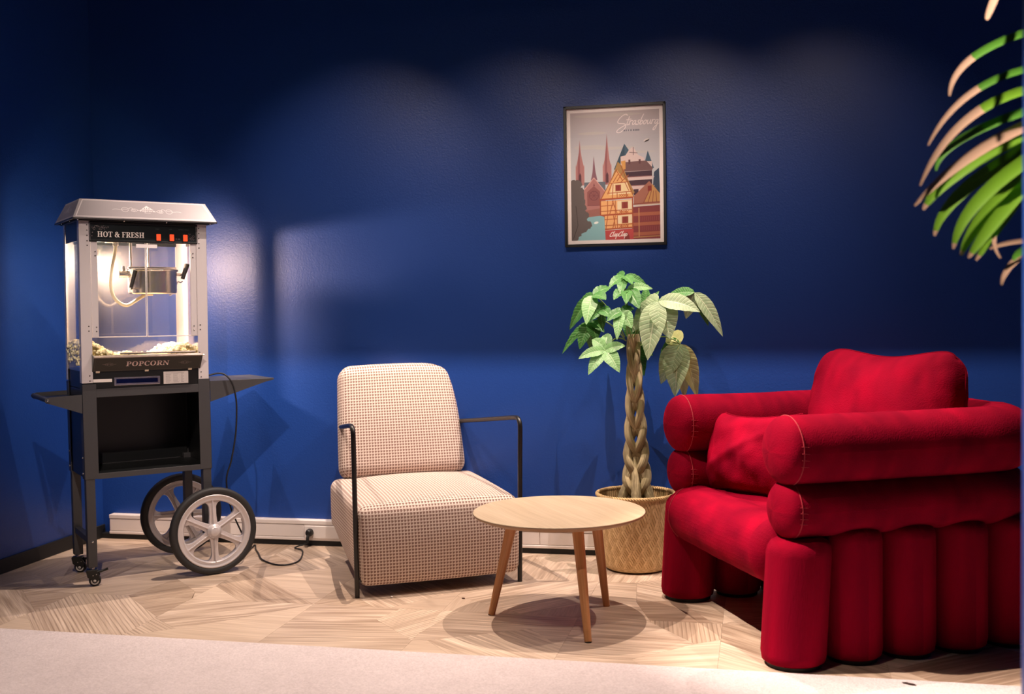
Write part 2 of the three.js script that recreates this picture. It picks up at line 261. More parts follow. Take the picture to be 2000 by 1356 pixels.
  // swivel castors
  const cw = lathe([[0, -0.011], [0.010, -0.011], [0.012, -0.009], [0.019, -0.009], [0.021, -0.011], [0.026, -0.011], [0.028, -0.006], [0.028, 0.006], [0.026, 0.011], [0.021, 0.011], [0.019, 0.009], [0.012, 0.009], [0.010, 0.011], [0, 0.011]], 36).rotateX(Math.PI / 2);
  const cring = lathe([[0.012, 0.0095], [0.019, 0.0095], [0.0185, 0.0115], [0.0125, 0.0115], [0.012, 0.0095]], 36).rotateX(Math.PI / 2), cpin = lathe([[0, 0.014], [0.0065, 0.014], [0.007, 0.010], [0, 0.010]], 20).rotateX(Math.PI / 2);
  const castorWhite = std({ color: lin(0.55, 0.52, 0.5), roughness: 0.4 });
  for (const [z, turn, brake] of [[-0.024, -0.25, true], [zb + 0.024, -0.45, false]]) {
    const plate = (s) => prism([[-0.026, 0.076], [0.022, 0.076], [0.034, 0.052], [0.03, 0.03], [0.018, 0.02], [0.004, 0.028], [-0.02, 0.048]], 0.004, 0.0008).translate(0, 0, s);
    const c = part('castor', join([plate(0.0165), plate(-0.0205), bx(-0.026, 0.024, 0.072, 0.082, -0.02, 0.02, 0.003)]), blackSteel, t); c.position.set(-0.016, 0, z); c.rotation.y = turn;
    part('castor_stem', rod([0, 0.08, 0], [0, 0.096, 0], 0.013, 0.011), chrome, c);
    const w = part('castor_wheel', cw, rubber, c); w.position.set(0.012, 0.028, 0);
    part('wheel_cap', join([cring, cpin]).translate(0.012, 0.028, 0.008), castorWhite, c);
    part('brake_lever', join([rod([0.018, 0.064, 0], [0.055, 0.072, 0], 0.008, 0.005), rod([0.055, 0.072, 0], [0.072, 0.079, 0], 0.005, 0.006)]), blackSteel, c);
    for (const [bxx, byy] of [[0.004, 0.055], [0.02, 0.058]]) part('rivet', new THREE.SphereGeometry(0.003, 8, 6), chrome, c).position.set(bxx, byy, 0.0215);
  }
}
// ---------------------------------------------------------------- popcorn machine
const postMetal = phy({ color: lin(0.66, 0.62, 0.64), roughness: 0.34, metalness: 0.35 });
const steel = std({ color: lin(0.72, 0.68, 0.64), roughness: 0.24, metalness: 0.9 });
const brushed = std({ color: lin(0.7, 0.67, 0.62), roughness: 0.3, metalness: 1 });
const glassMat = phy({ color: 0xffffff, transmission: 1, roughness: 0.02, ior: 1.5, thickness: 0 });
const greasyGlass = phy({ color: 0xffffff, transmission: 0.978, roughness: 0.03, ior: 1.5, thickness: 0 });
const panelBlack = phy({ color: lin(0.012, 0.015, 0.018), roughness: 0.3 });
const MB = 0.945; // height of the cart's deck
function scroll(g, x, y, s, flip) { g.save(); g.translate(x, y); g.scale(flip ? -s : s, s); g.beginPath(); g.moveTo(-90, 6); g.bezierCurveTo(-60, -16, -44, 10, -20, -2); g.stroke(); g.beginPath(); g.arc(0, 0, 24, 0.2, 5.9); g.stroke(); g.beginPath(); g.moveTo(-18, 0); g.bezierCurveTo(-6, -10, 4, -2, 20, -3); g.stroke(); g.beginPath(); g.moveTo(24, -4); g.bezierCurveTo(40, -34, 62, -24, 50, -8); g.stroke(); g.beginPath(); g.moveTo(44, 8); g.bezierCurveTo(50, 28, 78, 22, 92, 2); g.bezierCurveTo(76, -20, 50, -14, 44, 8); g.stroke(); g.beginPath(); g.arc(64, 4, 9, 0, 6.3); g.stroke(); g.beginPath(); g.moveTo(92, 2); g.bezierCurveTo(104, 12, 112, 4, 118, -4); g.stroke(); g.restore(); }
const roofMap = canvasTex(1400, 280, (g, w, h) => {
  g.fillStyle = '#857f84'; g.fillRect(0, 0, w, h);
  g.strokeStyle = '#b9b2b5'; g.lineWidth = 9; g.beginPath(); g.moveTo(112, 16); g.lineTo(w - 112, 16); g.lineTo(w - 30, h - 20); g.lineTo(30, h - 20); g.closePath(); g.stroke();
  g.lineWidth = 4; g.strokeStyle = '#b5aeb1'; scroll(g, 500, 140, 1.35); scroll(g, 930, 150, 1.35, true);
  g.fillStyle = '#c2bbbd'; g.beginPath(); g.moveTo(660, 128); g.lineTo(676, 110); g.lineTo(715, 70); g.lineTo(754, 110); g.lineTo(775, 128); g.closePath(); g.fill();
  g.fillStyle = '#857f84'; for (const x of [690, 712, 734]) { g.beginPath(); g.moveTo(x - 7, 122); g.lineTo(x + 3, 96); g.lineTo(x + 9, 122); g.fill(); }
  g.fillStyle = '#c2bbbd'; g.font = 'bold 38px sans-serif'; g.textAlign = 'center'; g.fillText('Popcorn', 716, 164); g.fillRect(654, 132, 124, 4); g.font = '14px sans-serif'; g.fillText('MACHINE', 716, 186);
});
const headerMap = canvasTex(1200, 176, (g, w, h) => {
  g.fillStyle = '#12181a'; g.fillRect(0, 0, w, h);
  g.strokeStyle = '#4e5254'; g.lineWidth = 3; g.strokeRect(12, 10, w - 24, h - 20);
  g.strokeStyle = '#85797c'; g.fillStyle = '#85797c'; g.lineWidth = 3;
  for (let k = 0; k < 9; k++) { g.beginPath(); g.arc(40 + k * 17, 46 + 12 * Math.sin(k * 1.7), 9 + (k % 3) * 3, k, k + 4.4); g.stroke(); }
  g.beginPath(); g.arc(205, 40, 6, 0, 7); g.fill(); g.beginPath(); g.arc(36, 96, 6, 0, 7); g.fill(); g.beginPath(); g.arc(30, 130, 5, 0, 7); g.fill();
  for (let k = 0; k < 7; k++) { g.beginPath(); g.arc(w - 40 - (k % 4) * 22, h - 40 - Math.floor(k / 3) * 26, 10, k, k + 4.5); g.stroke(); }
  for (const x of [960, 985, 1000]) { g.beginPath(); g.arc(x, h - 36, 5, 0, 7); g.fill(); }
  g.fillStyle = '#ece6e0'; g.font = 'bold 74px serif'; g.textBaseline = 'middle'; g.fillText('HOT & FRESH', 86, 112, 556);
  g.fillStyle = '#6c7072'; g.font = '13px sans-serif'; g.textAlign = 'center'; g.fillText('POWER', 746, 44); g.fillText('LIGHT', 896, 44); g.fillText('HEATING & STIRRING', 1050, 44);
});
const flapMap = canvasTex(1200, 210, (g, w, h) => {
  g.fillStyle = '#0e0d0e'; g.fillRect(0, 0, w, h); g.strokeStyle = '#3b3234'; g.lineWidth = 4; g.strokeRect(14, 12, w - 28, h - 24);
  g.font = 'bold 96px serif'; g.textAlign = 'center'; g.textBaseline = 'middle'; const gr = g.createLinearGradient(0, 60, 0, 150); gr.addColorStop(0, '#a5898a'); gr.addColorStop(1, '#e6cdc6'); g.fillStyle = gr; g.fillText('POPCORN', 590, 106, 640);
  g.strokeStyle = '#6b5a5c'; g.lineWidth = 4; for (const [x, s] of [[170, 1], [1010, -1]]) { g.beginPath(); g.moveTo(x - 75 * s, 106); g.lineTo(x + 75 * s, 106); g.stroke(); for (const k of [-30, 0, 30]) { g.beginPath(); g.arc(x + k, 106, 15 + (k === 0 ? 8 : 0), 0.5, 5.4); g.stroke(); } }
});
const labelMap = canvasTex(256, 160, (g, w, h) => {
  g.fillStyle = '#c9c2c0'; g.fillRect(0, 0, w, h); g.fillStyle = '#8b8586';
  for (let c = 0; c < 3; c++) for (let r = 0; r < 9; r++) g.fillRect(22 + c * 80, 34 + r * 13, (c === 2 ? 34 : 56) - (r * 7 + c * 5) % 20, 4);
  g.fillRect(22, 16, 190, 5); g.strokeStyle = '#8b8586'; g.strokeRect(100, 28, 66, 104); g.strokeRect(180, 28, 54, 104);
});
function plateUV(g, x0, x1, y0, y1) { const p = g.attributes.position, uv = g.attributes.uv; for (let i = 0; i < uv.count; i++) uv.setXY(i, (p.getX(i) - x0) / (x1 - x0), (p.getY(i) - y0) / (y1 - y0)); return g; }
{
  const t = thing('popcorn_machine', 'lit glass popcorn machine with silver corner posts and dark roof on the trolley', 'popcorn machine', [CART[0], MB, CART[2]], TURN);
  t.rotation.set(0, TURN, -0.010, 'YXZ');
  const y = (v) => v - MB, zb = -0.385;
  // base cabinet
  const base = part('base_cabinet', bx(-0.034, 0.557, 0.001, y(1.03), zb + 0.004, -0.006, 0.003), blackSteel, t);
  part('nameplate', join([bx(0.107, 0.325, y(0.958), y(0.998), -0.008, -0.003, 0.004)]), std({ color: lin(0.5, 0.47, 0.55), roughness: 0.25, metalness: 0.9 }), base, 'shiny blank metal plate');
  part('nameplate_window', bx(0.117, 0.315, y(0.966), y(0.990), -0.006, -0.0022, 0.002), std({ color: lin(0.22, 0.22, 0.4), roughness: 0.12, metalness: 1 }), base);
  part('rating_label', plateUV(bx(0.342, 0.463, y(0.957), y(1.017), -0.007, -0.005, 0.0005), 0.342, 0.463, y(0.957), y(1.017)), std({ map: labelMap, roughness: 0.7 }), base, 'pale printed rating label');
  part('sticker', bx(0.012, 0.098, y(0.977), y(0.992), -0.0065, -0.005, 0.0004), std({ color: lin(0.75, 0.7, 0.68), roughness: 0.6 }), base, 'narrow white sticker');
  // corner posts with rivets
  const rivet = new THREE.SphereGeometry(0.0036, 8, 6);
  const darkRivet = std({ color: lin(0.12, 0.11, 0.11), roughness: 0.3, metalness: 0.8 });
  for (const left of [true, false]) for (const front of [true, false]) {
    const x0 = left ? -0.041 : 0.513, x1 = left ? 0.010 : 0.564, sx = left ? [x0, x0 + 0.002] : [x1 - 0.002, x1], z0 = front ? -0.002 : zb, z1 = front ? 0 : zb + 0.002;
    const p = part('corner_post', join([bx(x0, x1, y(0.975), y(1.750), z0, z1, 0.0008), bx(sx[0], sx[1], y(0.975), y(1.750), front ? -0.042 : zb, front ? 0 : zb + 0.042, 0.0008)]), postMetal, t);
    if (front) for (const v of [1.725, 1.70, 1.675, 1.65, 1.628, 1.245, 1.222, 1.01, 0.985]) { const m = part('rivet', rivet, darkRivet, p); m.position.set(left ? -0.004 : 0.526, y(v), 0.0); m.scale.z = 0.6; }
  }
  // header around the top
  part('control_panel', plateUV(bx(0.006, 0.517, y(1.652), y(1.737), -0.012, -0.003, 0.001), 0.006, 0.517, y(1.652), y(1.737)), phy({ map: headerMap, roughness: 0.32 }), t, 'black front panel with white lettering');
  const cp = t.children[t.children.length - 1];
  part('panel_frame', join([bx(0.004, 0.519, y(1.646), y(1.653), -0.012, 0.001, 0.001), bx(0.004, 0.519, y(1.736), y(1.742), -0.012, 0.001, 0.001), bx(0.004, 0.009, y(1.65), y(1.74), -0.012, 0.001, 0.001), bx(0.514, 0.519, y(1.65), y(1.74), -0.012, 0.001, 0.001)]), blackSteel, cp);
  const glow = phy({ color: lin(0.5, 0.03, 0.01), roughness: 0.25, emissive: lin(1, 0.10, 0.03), emissiveIntensity: 0.75 });
  for (const x of [0.329, 0.393, 0.459]) { const s = part('switch', bx(x - 0.0145, x + 0.0145, y(1.655), y(1.696), -0.004, 0.0005, 0.002), blackSteel, cp); s.userData.label = 'red lit rocker switch'; }
  for (const x of [0.329, 0.393, 0.459]) { part('switch_light', bx(x - 0.0105, x + 0.0105, y(1.659), y(1.691), -0.003, 0.0035, 0.002), glow, cp, 'glowing red rocker'); }
  part('side_header', bx(-0.038, -0.034, y(1.652), y(1.748), zb + 0.04, -0.04, 0.001), panelBlack, t);
  part('side_header', bx(0.557, 0.561, y(1.652), y(1.748), zb + 0.04, -0.04, 0.001), panelBlack, t);
  part('rear_header', bx(0.006, 0.517, y(1.652), y(1.748), zb + 0.003, zb + 0.007, 0.001), panelBlack, t);
  part('chamber_ceiling', bx(-0.034, 0.557, y(1.690), y(1.694), zb + 0.007, -0.013, 0.001), brushed, t);
  // roof
  {
    const bt = [[-0.072, 0.036], [0.606, 0.036], [0.606, zb - 0.036], [-0.072, zb - 0.036]], tp = [[-0.030, -0.022], [0.565, -0.022], [0.565, zb + 0.022], [-0.030, zb + 0.022]], y0 = y(1.757), y1 = y(1.850);
    const pos = [], uv = [], tri = (a, b, c, ua, ub, uc) => { pos.push(...a, ...b, ...c); uv.push(...ua, ...ub, ...uc); };
    const side = (i) => { const j = (i + 1) % 4, A = [bt[i][0], y0, bt[i][1]], B = [bt[j][0], y0, bt[j][1]], C = [tp[j][0], y1, tp[j][1]], D = [tp[i][0], y1, tp[i][1]]; const s = 0.062; tri(A, B, C, [0, 0], [1, 0], [1 - s, 1]); tri(A, C, D, [0, 0], [1 - s, 1], [s, 1]); };
    const mk = (f) => { pos.length = 0; uv.length = 0; f(); const g = new THREE.BufferGeometry(); g.setAttribute('position', new THREE.Float32BufferAttribute([...pos], 3)); g.setAttribute('uv', new THREE.Float32BufferAttribute([...uv], 2)); g.computeVertexNormals(); return g; };
    const roofPaint = phy({ map: roofMap, roughness: 0.36, specularIntensity: 0.8 });
    const roofBlack = phy({ color: lin(0.06, 0.058, 0.062), roughness: 0.36, specularIntensity: 0.8 });
    const r = part('roof', mk(() => { for (let i = 0; i < 4; i++) side(i); tri([...tp[0].slice(0, 1), y1, tp[0][1]], [tp[1][0], y1, tp[1][1]], [tp[2][0], y1, tp[2][1]], [0, 0], [0, 0], [0, 0]); tri([tp[0][0], y1, tp[0][1]], [tp[2][0], y1, tp[2][1]], [tp[3][0], y1, tp[3][1]], [0, 0], [0, 0], [0, 0]); tri([bt[2][0], y0, bt[2][1]], [bt[1][0], y0, bt[1][1]], [bt[0][0], y0, bt[0][1]], [0, 0], [0, 0], [0, 0]); tri([bt[3][0], y0, bt[3][1]], [bt[2][0], y0, bt[2][1]], [bt[0][0], y0, bt[0][1]], [0, 0], [0, 0], [0, 0]); }), roofPaint, t, 'sloped dark roof with pale scroll ornament');
    part('roof_lip', join([bx(-0.074, 0.608, y0 - 0.008, y0, 0.030, 0.038, 0.001), bx(-0.074, 0.608, y0 - 0.008, y0, zb - 0.038, zb - 0.030, 0.001), bx(-0.074, -0.066, y0 - 0.008, y0, zb - 0.038, 0.038, 0.001), bx(0.600, 0.608, y0 - 0.008, y0, zb - 0.038, 0.038, 0.001)]), roofBlack, r);
    part('eave_plate', bx(-0.05, 0.585, y(1.744), y(1.752), zb - 0.015, 0.012, 0.001), blackSteel, r);
    for (const [x, z] of [[-0.05, 0.03], [0.16, 0.03], [0.36, 0.03], [0.575, 0.03], [-0.066, -0.08], [-0.066, -0.28]]) part('screw', new THREE.SphereGeometry(0.0045, 8, 6), chrome, r).position.set(x, y0 - 0.010, z);
  }
  // panes and doors
  part('side_pane', bx(-0.037, -0.034, y(1.03), y(1.652), zb + 0.03, -0.03, 0.0005), glassMat, t);
  part('side_pane', bx(0.557, 0.560, y(1.03), y(1.652), zb + 0.03, -0.03, 0.0005), glassMat, t);
  part('rear_pane', bx(0.0, 0.523, y(1.03), y(1.652), zb + 0.004, zb + 0.007, 0.0005), greasyGlass, t);
  for (const [x0, x1, left] of [[0.012, 0.2665, true], [0.2695, 0.516, false]]) {
    const d = part('glass_door', bx(x0, x1, y(1.192), y(1.650), -0.010, -0.006, 0.0006), glassMat, t);
    part('door_frame', bx(left ? x0 : x1 - 0.034, left ? x0 + 0.03 : x1, y(1.192), y(1.650), -0.012, -0.004, 0.001), postMetal, d);
    part('door_edge', join([bx(x0, x1, y(1.190), y(1.195), -0.012, -0.005, 0.001), bx(left ? x1 - 0.003 : x0, left ? x1 : x0 + 0.003, y(1.192), y(1.650), -0.011, -0.005, 0.001)]), std({ color: lin(0.6, 0.58, 0.6), roughness: 0.3 }), d);
    for (const v of [1.60, 1.58, 1.24, 1.22]) part('rivet', rivet, darkRivet, d).position.set(left ? x0 + 0.02 : x1 - 0.02, y(v), -0.004);
  }
  part('door_label', bx(0.222, 0.322, y(1.622), y(1.640), -0.005, -0.003, 0.0004), std({ color: lin(0.8, 0.76, 0.78), roughness: 0.5 }), t, 'small white label across the door gap');
  // flap, tipped outwards
  {
    const f = part('flap', plateUV(bx(0.008, 0.520, 0, 0.085, -0.005, 0, 0.001), 0.008, 0.520, 0, 0.085), phy({ map: flapMap, roughness: 0.34 }), t, 'black tilted flap lettered in pale serif capitals');
    f.position.set(0, y(1.028), 0.002); f.rotation.x = 0.62;
    part('flap_rim', join([bx(0.006, 0.522, 0.081, 0.087, -0.014, 0.001, 0.001), bx(0.13, 0.49, 0.083, 0.09, -0.03, -0.022, 0.001)]), std({ color: lin(0.32, 0.28, 0.26), roughness: 0.3, metalness: 0.6 }), f);
    for (const x of [0.006, 0.517]) part('flap_cheek', prism([[0, 0], [0, 0.085], [-0.062, 0.062], [-0.05, 0.03]], 0.004).rotateY(-Math.PI / 2).translate(x + 0.004, 0, 0), panelBlack, f);
    for (const x of [0.032, 0.26, 0.47]) part('hinge', bx(x - 0.009, x + 0.009, -0.006, 0.004, -0.003, 0.003, 0.001), std({ color: lin(0.7, 0.6, 0.5), roughness: 0.35, metalness: 0.7 }), f);
    part('flap_knob', rod([0.52, 0.08, -0.006], [0.53, 0.08, -0.006], 0.004), chrome, f);
  }
  part('chamber_floor', bx(-0.032, 0.555, y(1.03), y(1.036), zb + 0.007, -0.008, 0.001), brushed, t);
  // kettle hanging from two rods, with its hose
  {
    const K = [0.343, y(1.40), -0.185], R = 0.118;
    const k = part('kettle', lathe([[0, 0], [R - 0.012, 0], [R - 0.003, 0.003], [R, 0.010], [R, 0.112], [R + 0.007, 0.115], [R + 0.007, 0.120], [R - 0.003, 0.122], [R - 0.004, 0.02], [0, 0.014]], 56), steel, t, 'polished steel kettle'); k.position.set(...K);
    part('kettle_lid', join([lathe([[0, 0.128], [R - 0.01, 0.125], [R + 0.006, 0.121], [R + 0.006, 0.124], [R - 0.01, 0.129], [0, 0.132]], 48), bx(-R, R, 0.128, 0.138, -0.009, 0.009, 0.002)]), steel, k);
    part('hanger_rod', rod([-0.10, 0.13, -0.02], [-0.10, y(1.69) - K[1], -0.02], 0.007), brushed, k);
    part('hanger_rod', rod([-0.014, 0.13, -0.02], [-0.014, y(1.69) - K[1], -0.02], 0.0055), brushed, k);
    part('pivot', join([rod([-R - 0.045, 0.10, -0.01], [-R + 0.01, 0.10, -0.01], 0.017, 0.017), rod([-R - 0.02, 0.085, -0.01], [-R - 0.02, 0.14, -0.01], 0.009), rod([R - 0.005, 0.10, -0.01], [R + 0.04, 0.10, -0.01], 0.008)]), steel, k);
    const grip = std({ color: lin(0.02, 0.017, 0.015), roughness: 0.45 });
    part('handle_grip', join([rod([-R - 0.012, 0.03, 0.1], [-R + 0.01, 0.115, 0.1], 0.009, 0.012)]), grip, k, 'black kettle grip');
    part('handle_bar', join([rod([-R - 0.01, 0.025, 0.1], [-R + 0.02, 0.03, 0.05], 0.004), rod([-R + 0.01, 0.118, 0.1], [-R + 0.03, 0.11, 0.06], 0.004), tube([[R + 0.03, 0.065, 0.01], [R + 0.015, 0.06, 0.02], [R - 0.002, 0.06, 0.03], [R - 0.02, 0.01, 0.03], [R - 0.04, -0.006, 0.02]], 0.003)]), steel, k);
    part('handle_grip', rod([R + 0.03, 0.078, 0.01], [R + 0.055, 0.155, 0.01], 0.010, 0.013), grip, k, 'black kettle grip');
    const hose = part('kettle_hose', tube([[0.170, y(1.685), -0.2], [0.168, y(1.62), -0.2], [0.150, y(1.53), -0.2], [0.143, y(1.44), -0.2], [0.165, y(1.375), -0.2], [0.215, y(1.345), -0.195], [0.27, y(1.375), -0.19], [0.31, y(1.398), -0.185], [0.343, y(1.402), -0.185]], 0.0085, 60, 12), std({ color: lin(0.72, 0.66, 0.5), roughness: 0.45 }), t, 'cream braided hose');
    part('hose_fitting', join([rod([0.170, y(1.64), -0.2], [0.170, y(1.69), -0.2], 0.014), bx(0.12, 0.17, y(1.655), y(1.69), -0.215, -0.185, 0.003)]), brushed, hose);
  }
  // halogen bulb in a small holder at the rear left
  const B = [0.095, y(1.57), -0.315];
  const bulb = part('light_bulb', new THREE.SphereGeometry(0.026, 24, 16).translate(...B), std({ color: 0xffffff, emissive: lin(1, 0.84, 0.58), emissiveIntensity: 18 }), t, 'bright warm bulb');
  part('bulb_holder', lathe([[0, 0.058], [0.017, 0.058], [0.017, 0.03], [0.012, 0.024], [0.011, 0.018]], 24).translate(B[0], B[1] - 0.0, B[2]), brushed, t);
  part('bulb_stem', rod([B[0], B[1] + 0.05, B[2]], [B[0], y(1.691), B[2]], 0.006), brushed, t);
  const beam = new THREE.SpotLight(new THREE.Color().setRGB(1, 0.66, 0.48), 7.4, 0, 1.25, 0.7, 2); beam.castShadow = true; beam.shadow.radius = 2; beam.position.set(...B); beam.target.position.set(B[0] + 0.5, B[1] - 0.26, B[2] - 0.06); t.add(beam); t.add(beam.target); beam.name = 'bulb_beam'; beam.target.name = 'bulb_aim'; t.updateMatrixWorld(true);
  const L = new THREE.PointLight(new THREE.Color().setRGB(1, 0.80, 0.56), 0.4, 0, 2); L.castShadow = true; L.shadow.radius = 1; L.position.set(...B); t.add(L); L.name = 'bulb_light';

  // the popcorn inside
  const kernel = [];
  for (let k = 0; k < 5; k++) {
    const lobes = [];
    for (let j = 0; j < 4; j++) { const g = new THREE.IcosahedronGeometry(rr(0.006, 0.0095), 1); const p = g.attributes.position; for (let i = 0; i < p.count; i++) { const s = 1 + 0.25 * noise.noise(p.getX(i) * 300 + k, p.getY(i) * 300, p.getZ(i) * 300 + j); p.setXYZ(i, p.getX(i) * s, p.getY(i) * s, p.getZ(i) * s); } g.computeVertexNormals(); lobes.push(g.translate(rr(-0.008, 0.008), rr(-0.006, 0.006), rr(-0.008, 0.008))); }
    kernel.push(mergeGeometries(lobes));
  }
  const heap = (x, z) => { const a = x / 0.55, left = Math.exp(-Math.pow((x + 0.01) / 0.10, 2)), right = Math.exp(-Math.pow((x - 0.47) / 0.10, 2)); return 0.045 + 0.085 * left + 0.058 * right + 0.02 * Math.exp(-Math.pow((x - 0.2) / 0.05, 2)) * (z > -0.2 ? 1 : 0); };
  const pile = [];
  for (let i = 0; i < 1700; i++) { const x = i > 1000 ? rr(-0.026, -0.012) : rr(-0.022, 0.54), z = rr(-0.366, -0.022), H = heap(x, z), s = i < 620 ? 1 : rr(0.2, 0.95); pile.push(kernel[i % 5].clone().applyMatrix4(new THREE.Matrix4().compose(V(x, y(1.040) + H * s * 0.97, z), new THREE.Quaternion().setFromEuler(new THREE.Euler(rr(0, 6), rr(0, 6), rr(0, 6))), V(1, 1, 1).multiplyScalar(rr(0.8, 1.2))))); }
  const pg = mergeGeometries(pile);
  const pc = new Float32Array(pg.attributes.position.count * 3); let per = 0; for (let i = 0, n = pg.attributes.position.count; i < n; i++) { const q = noise.noise(pg.attributes.position.getX(i) * 90, pg.attributes.position.getY(i) * 90, pg.attributes.position.getZ(i) * 90); const yl = Math.max(0, q) * 0.9; pc[i * 3] = 0.86; pc[i * 3 + 1] = 0.78 - 0.10 * yl; pc[i * 3 + 2] = 0.52 - 0.30 * yl; }
  pg.setAttribute('color', new THREE.BufferAttribute(pc, 3));
  const pop = new THREE.Mesh(pg, std({ vertexColors: true, roughness: 0.8 })); pop.name = 'popcorn'; pop.castShadow = pop.receiveShadow = true; scene.add(pop);
  pop.position.copy(t.position); pop.rotation.copy(t.rotation);
  pop.userData = { label: 'heap of pale yellow popcorn inside the glass machine', category: 'popcorn', kind: 'stuff' };
}
// power cord of the machine with its plug in the trunking socket
{
  const a = TURN, W = (x, y, z) => [CART[0] + x * Math.cos(a) + z * Math.sin(a), y, CART[2] - x * Math.sin(a) + z * Math.cos(a)];
  const cordMat = std({ color: lin(0.008, 0.008, 0.009), roughness: 0.45 });
  const t = new THREE.Group(); t.name = numbered('power_cord'); scene.add(t); t.userData = { label: 'black power cord running from the popcorn machine down to the wall socket', category: 'cord' };
  const pts = [W(0.55, 0.985, -0.03), W(0.572, 0.984, -0.02), W(0.605, 0.992, -0.01), W(0.642, 0.987, 0.005), W(0.675, 0.945, 0.02), W(0.692, 0.87, 0.024), W(0.695, 0.80, 0.024), W(0.687, 0.68, 0.022), W(0.662, 0.55, 0.02), W(0.636, 0.45, 0.015), W(0.66, 0.3, 0.005), W(0.73, 0.13, -0.01), W(0.80, 0.02, -0.2), [1.0, 0.006, 0.10], [1.05, 0.005, 0.19], [1.112, 0.005, 0.285], [1.19, 0.005, 0.41], [1.283, 0.005, 0.492], [1.345, 0.005, 0.515], [1.385, 0.005, 0.49], [1.40, 0.005, 0.418], [1.365, 0.005, 0.29], [1.315, 0.006, 0.18], [1.268, 0.012, 0.165], [1.272, 0.014, 0.115], [1.295, 0.018, 0.105], [1.31, 0.03, 0.098]];
  part('cable', tube(pts, 0.0042, 260, 8), cordMat, t);
  const plug = part('plug', lathe([[0, -0.006], [0.019, -0.006], [0.0215, 0.0], [0.021, 0.012], [0.017, 0.026], [0.012, 0.031], [0, 0.032]], 36).rotateX(Math.PI / 2), cordMat, t, 'round black plug'); plug.position.set(1.313, 0.078, 0.061);
  part('cord_grip', tube([[1.313, 0.07, 0.086], [1.313, 0.05, 0.095], [1.312, 0.028, 0.099]], 0.0085, 12, 12), cordMat, plug).position.set(-1.313, -0.078, -0.061);
}
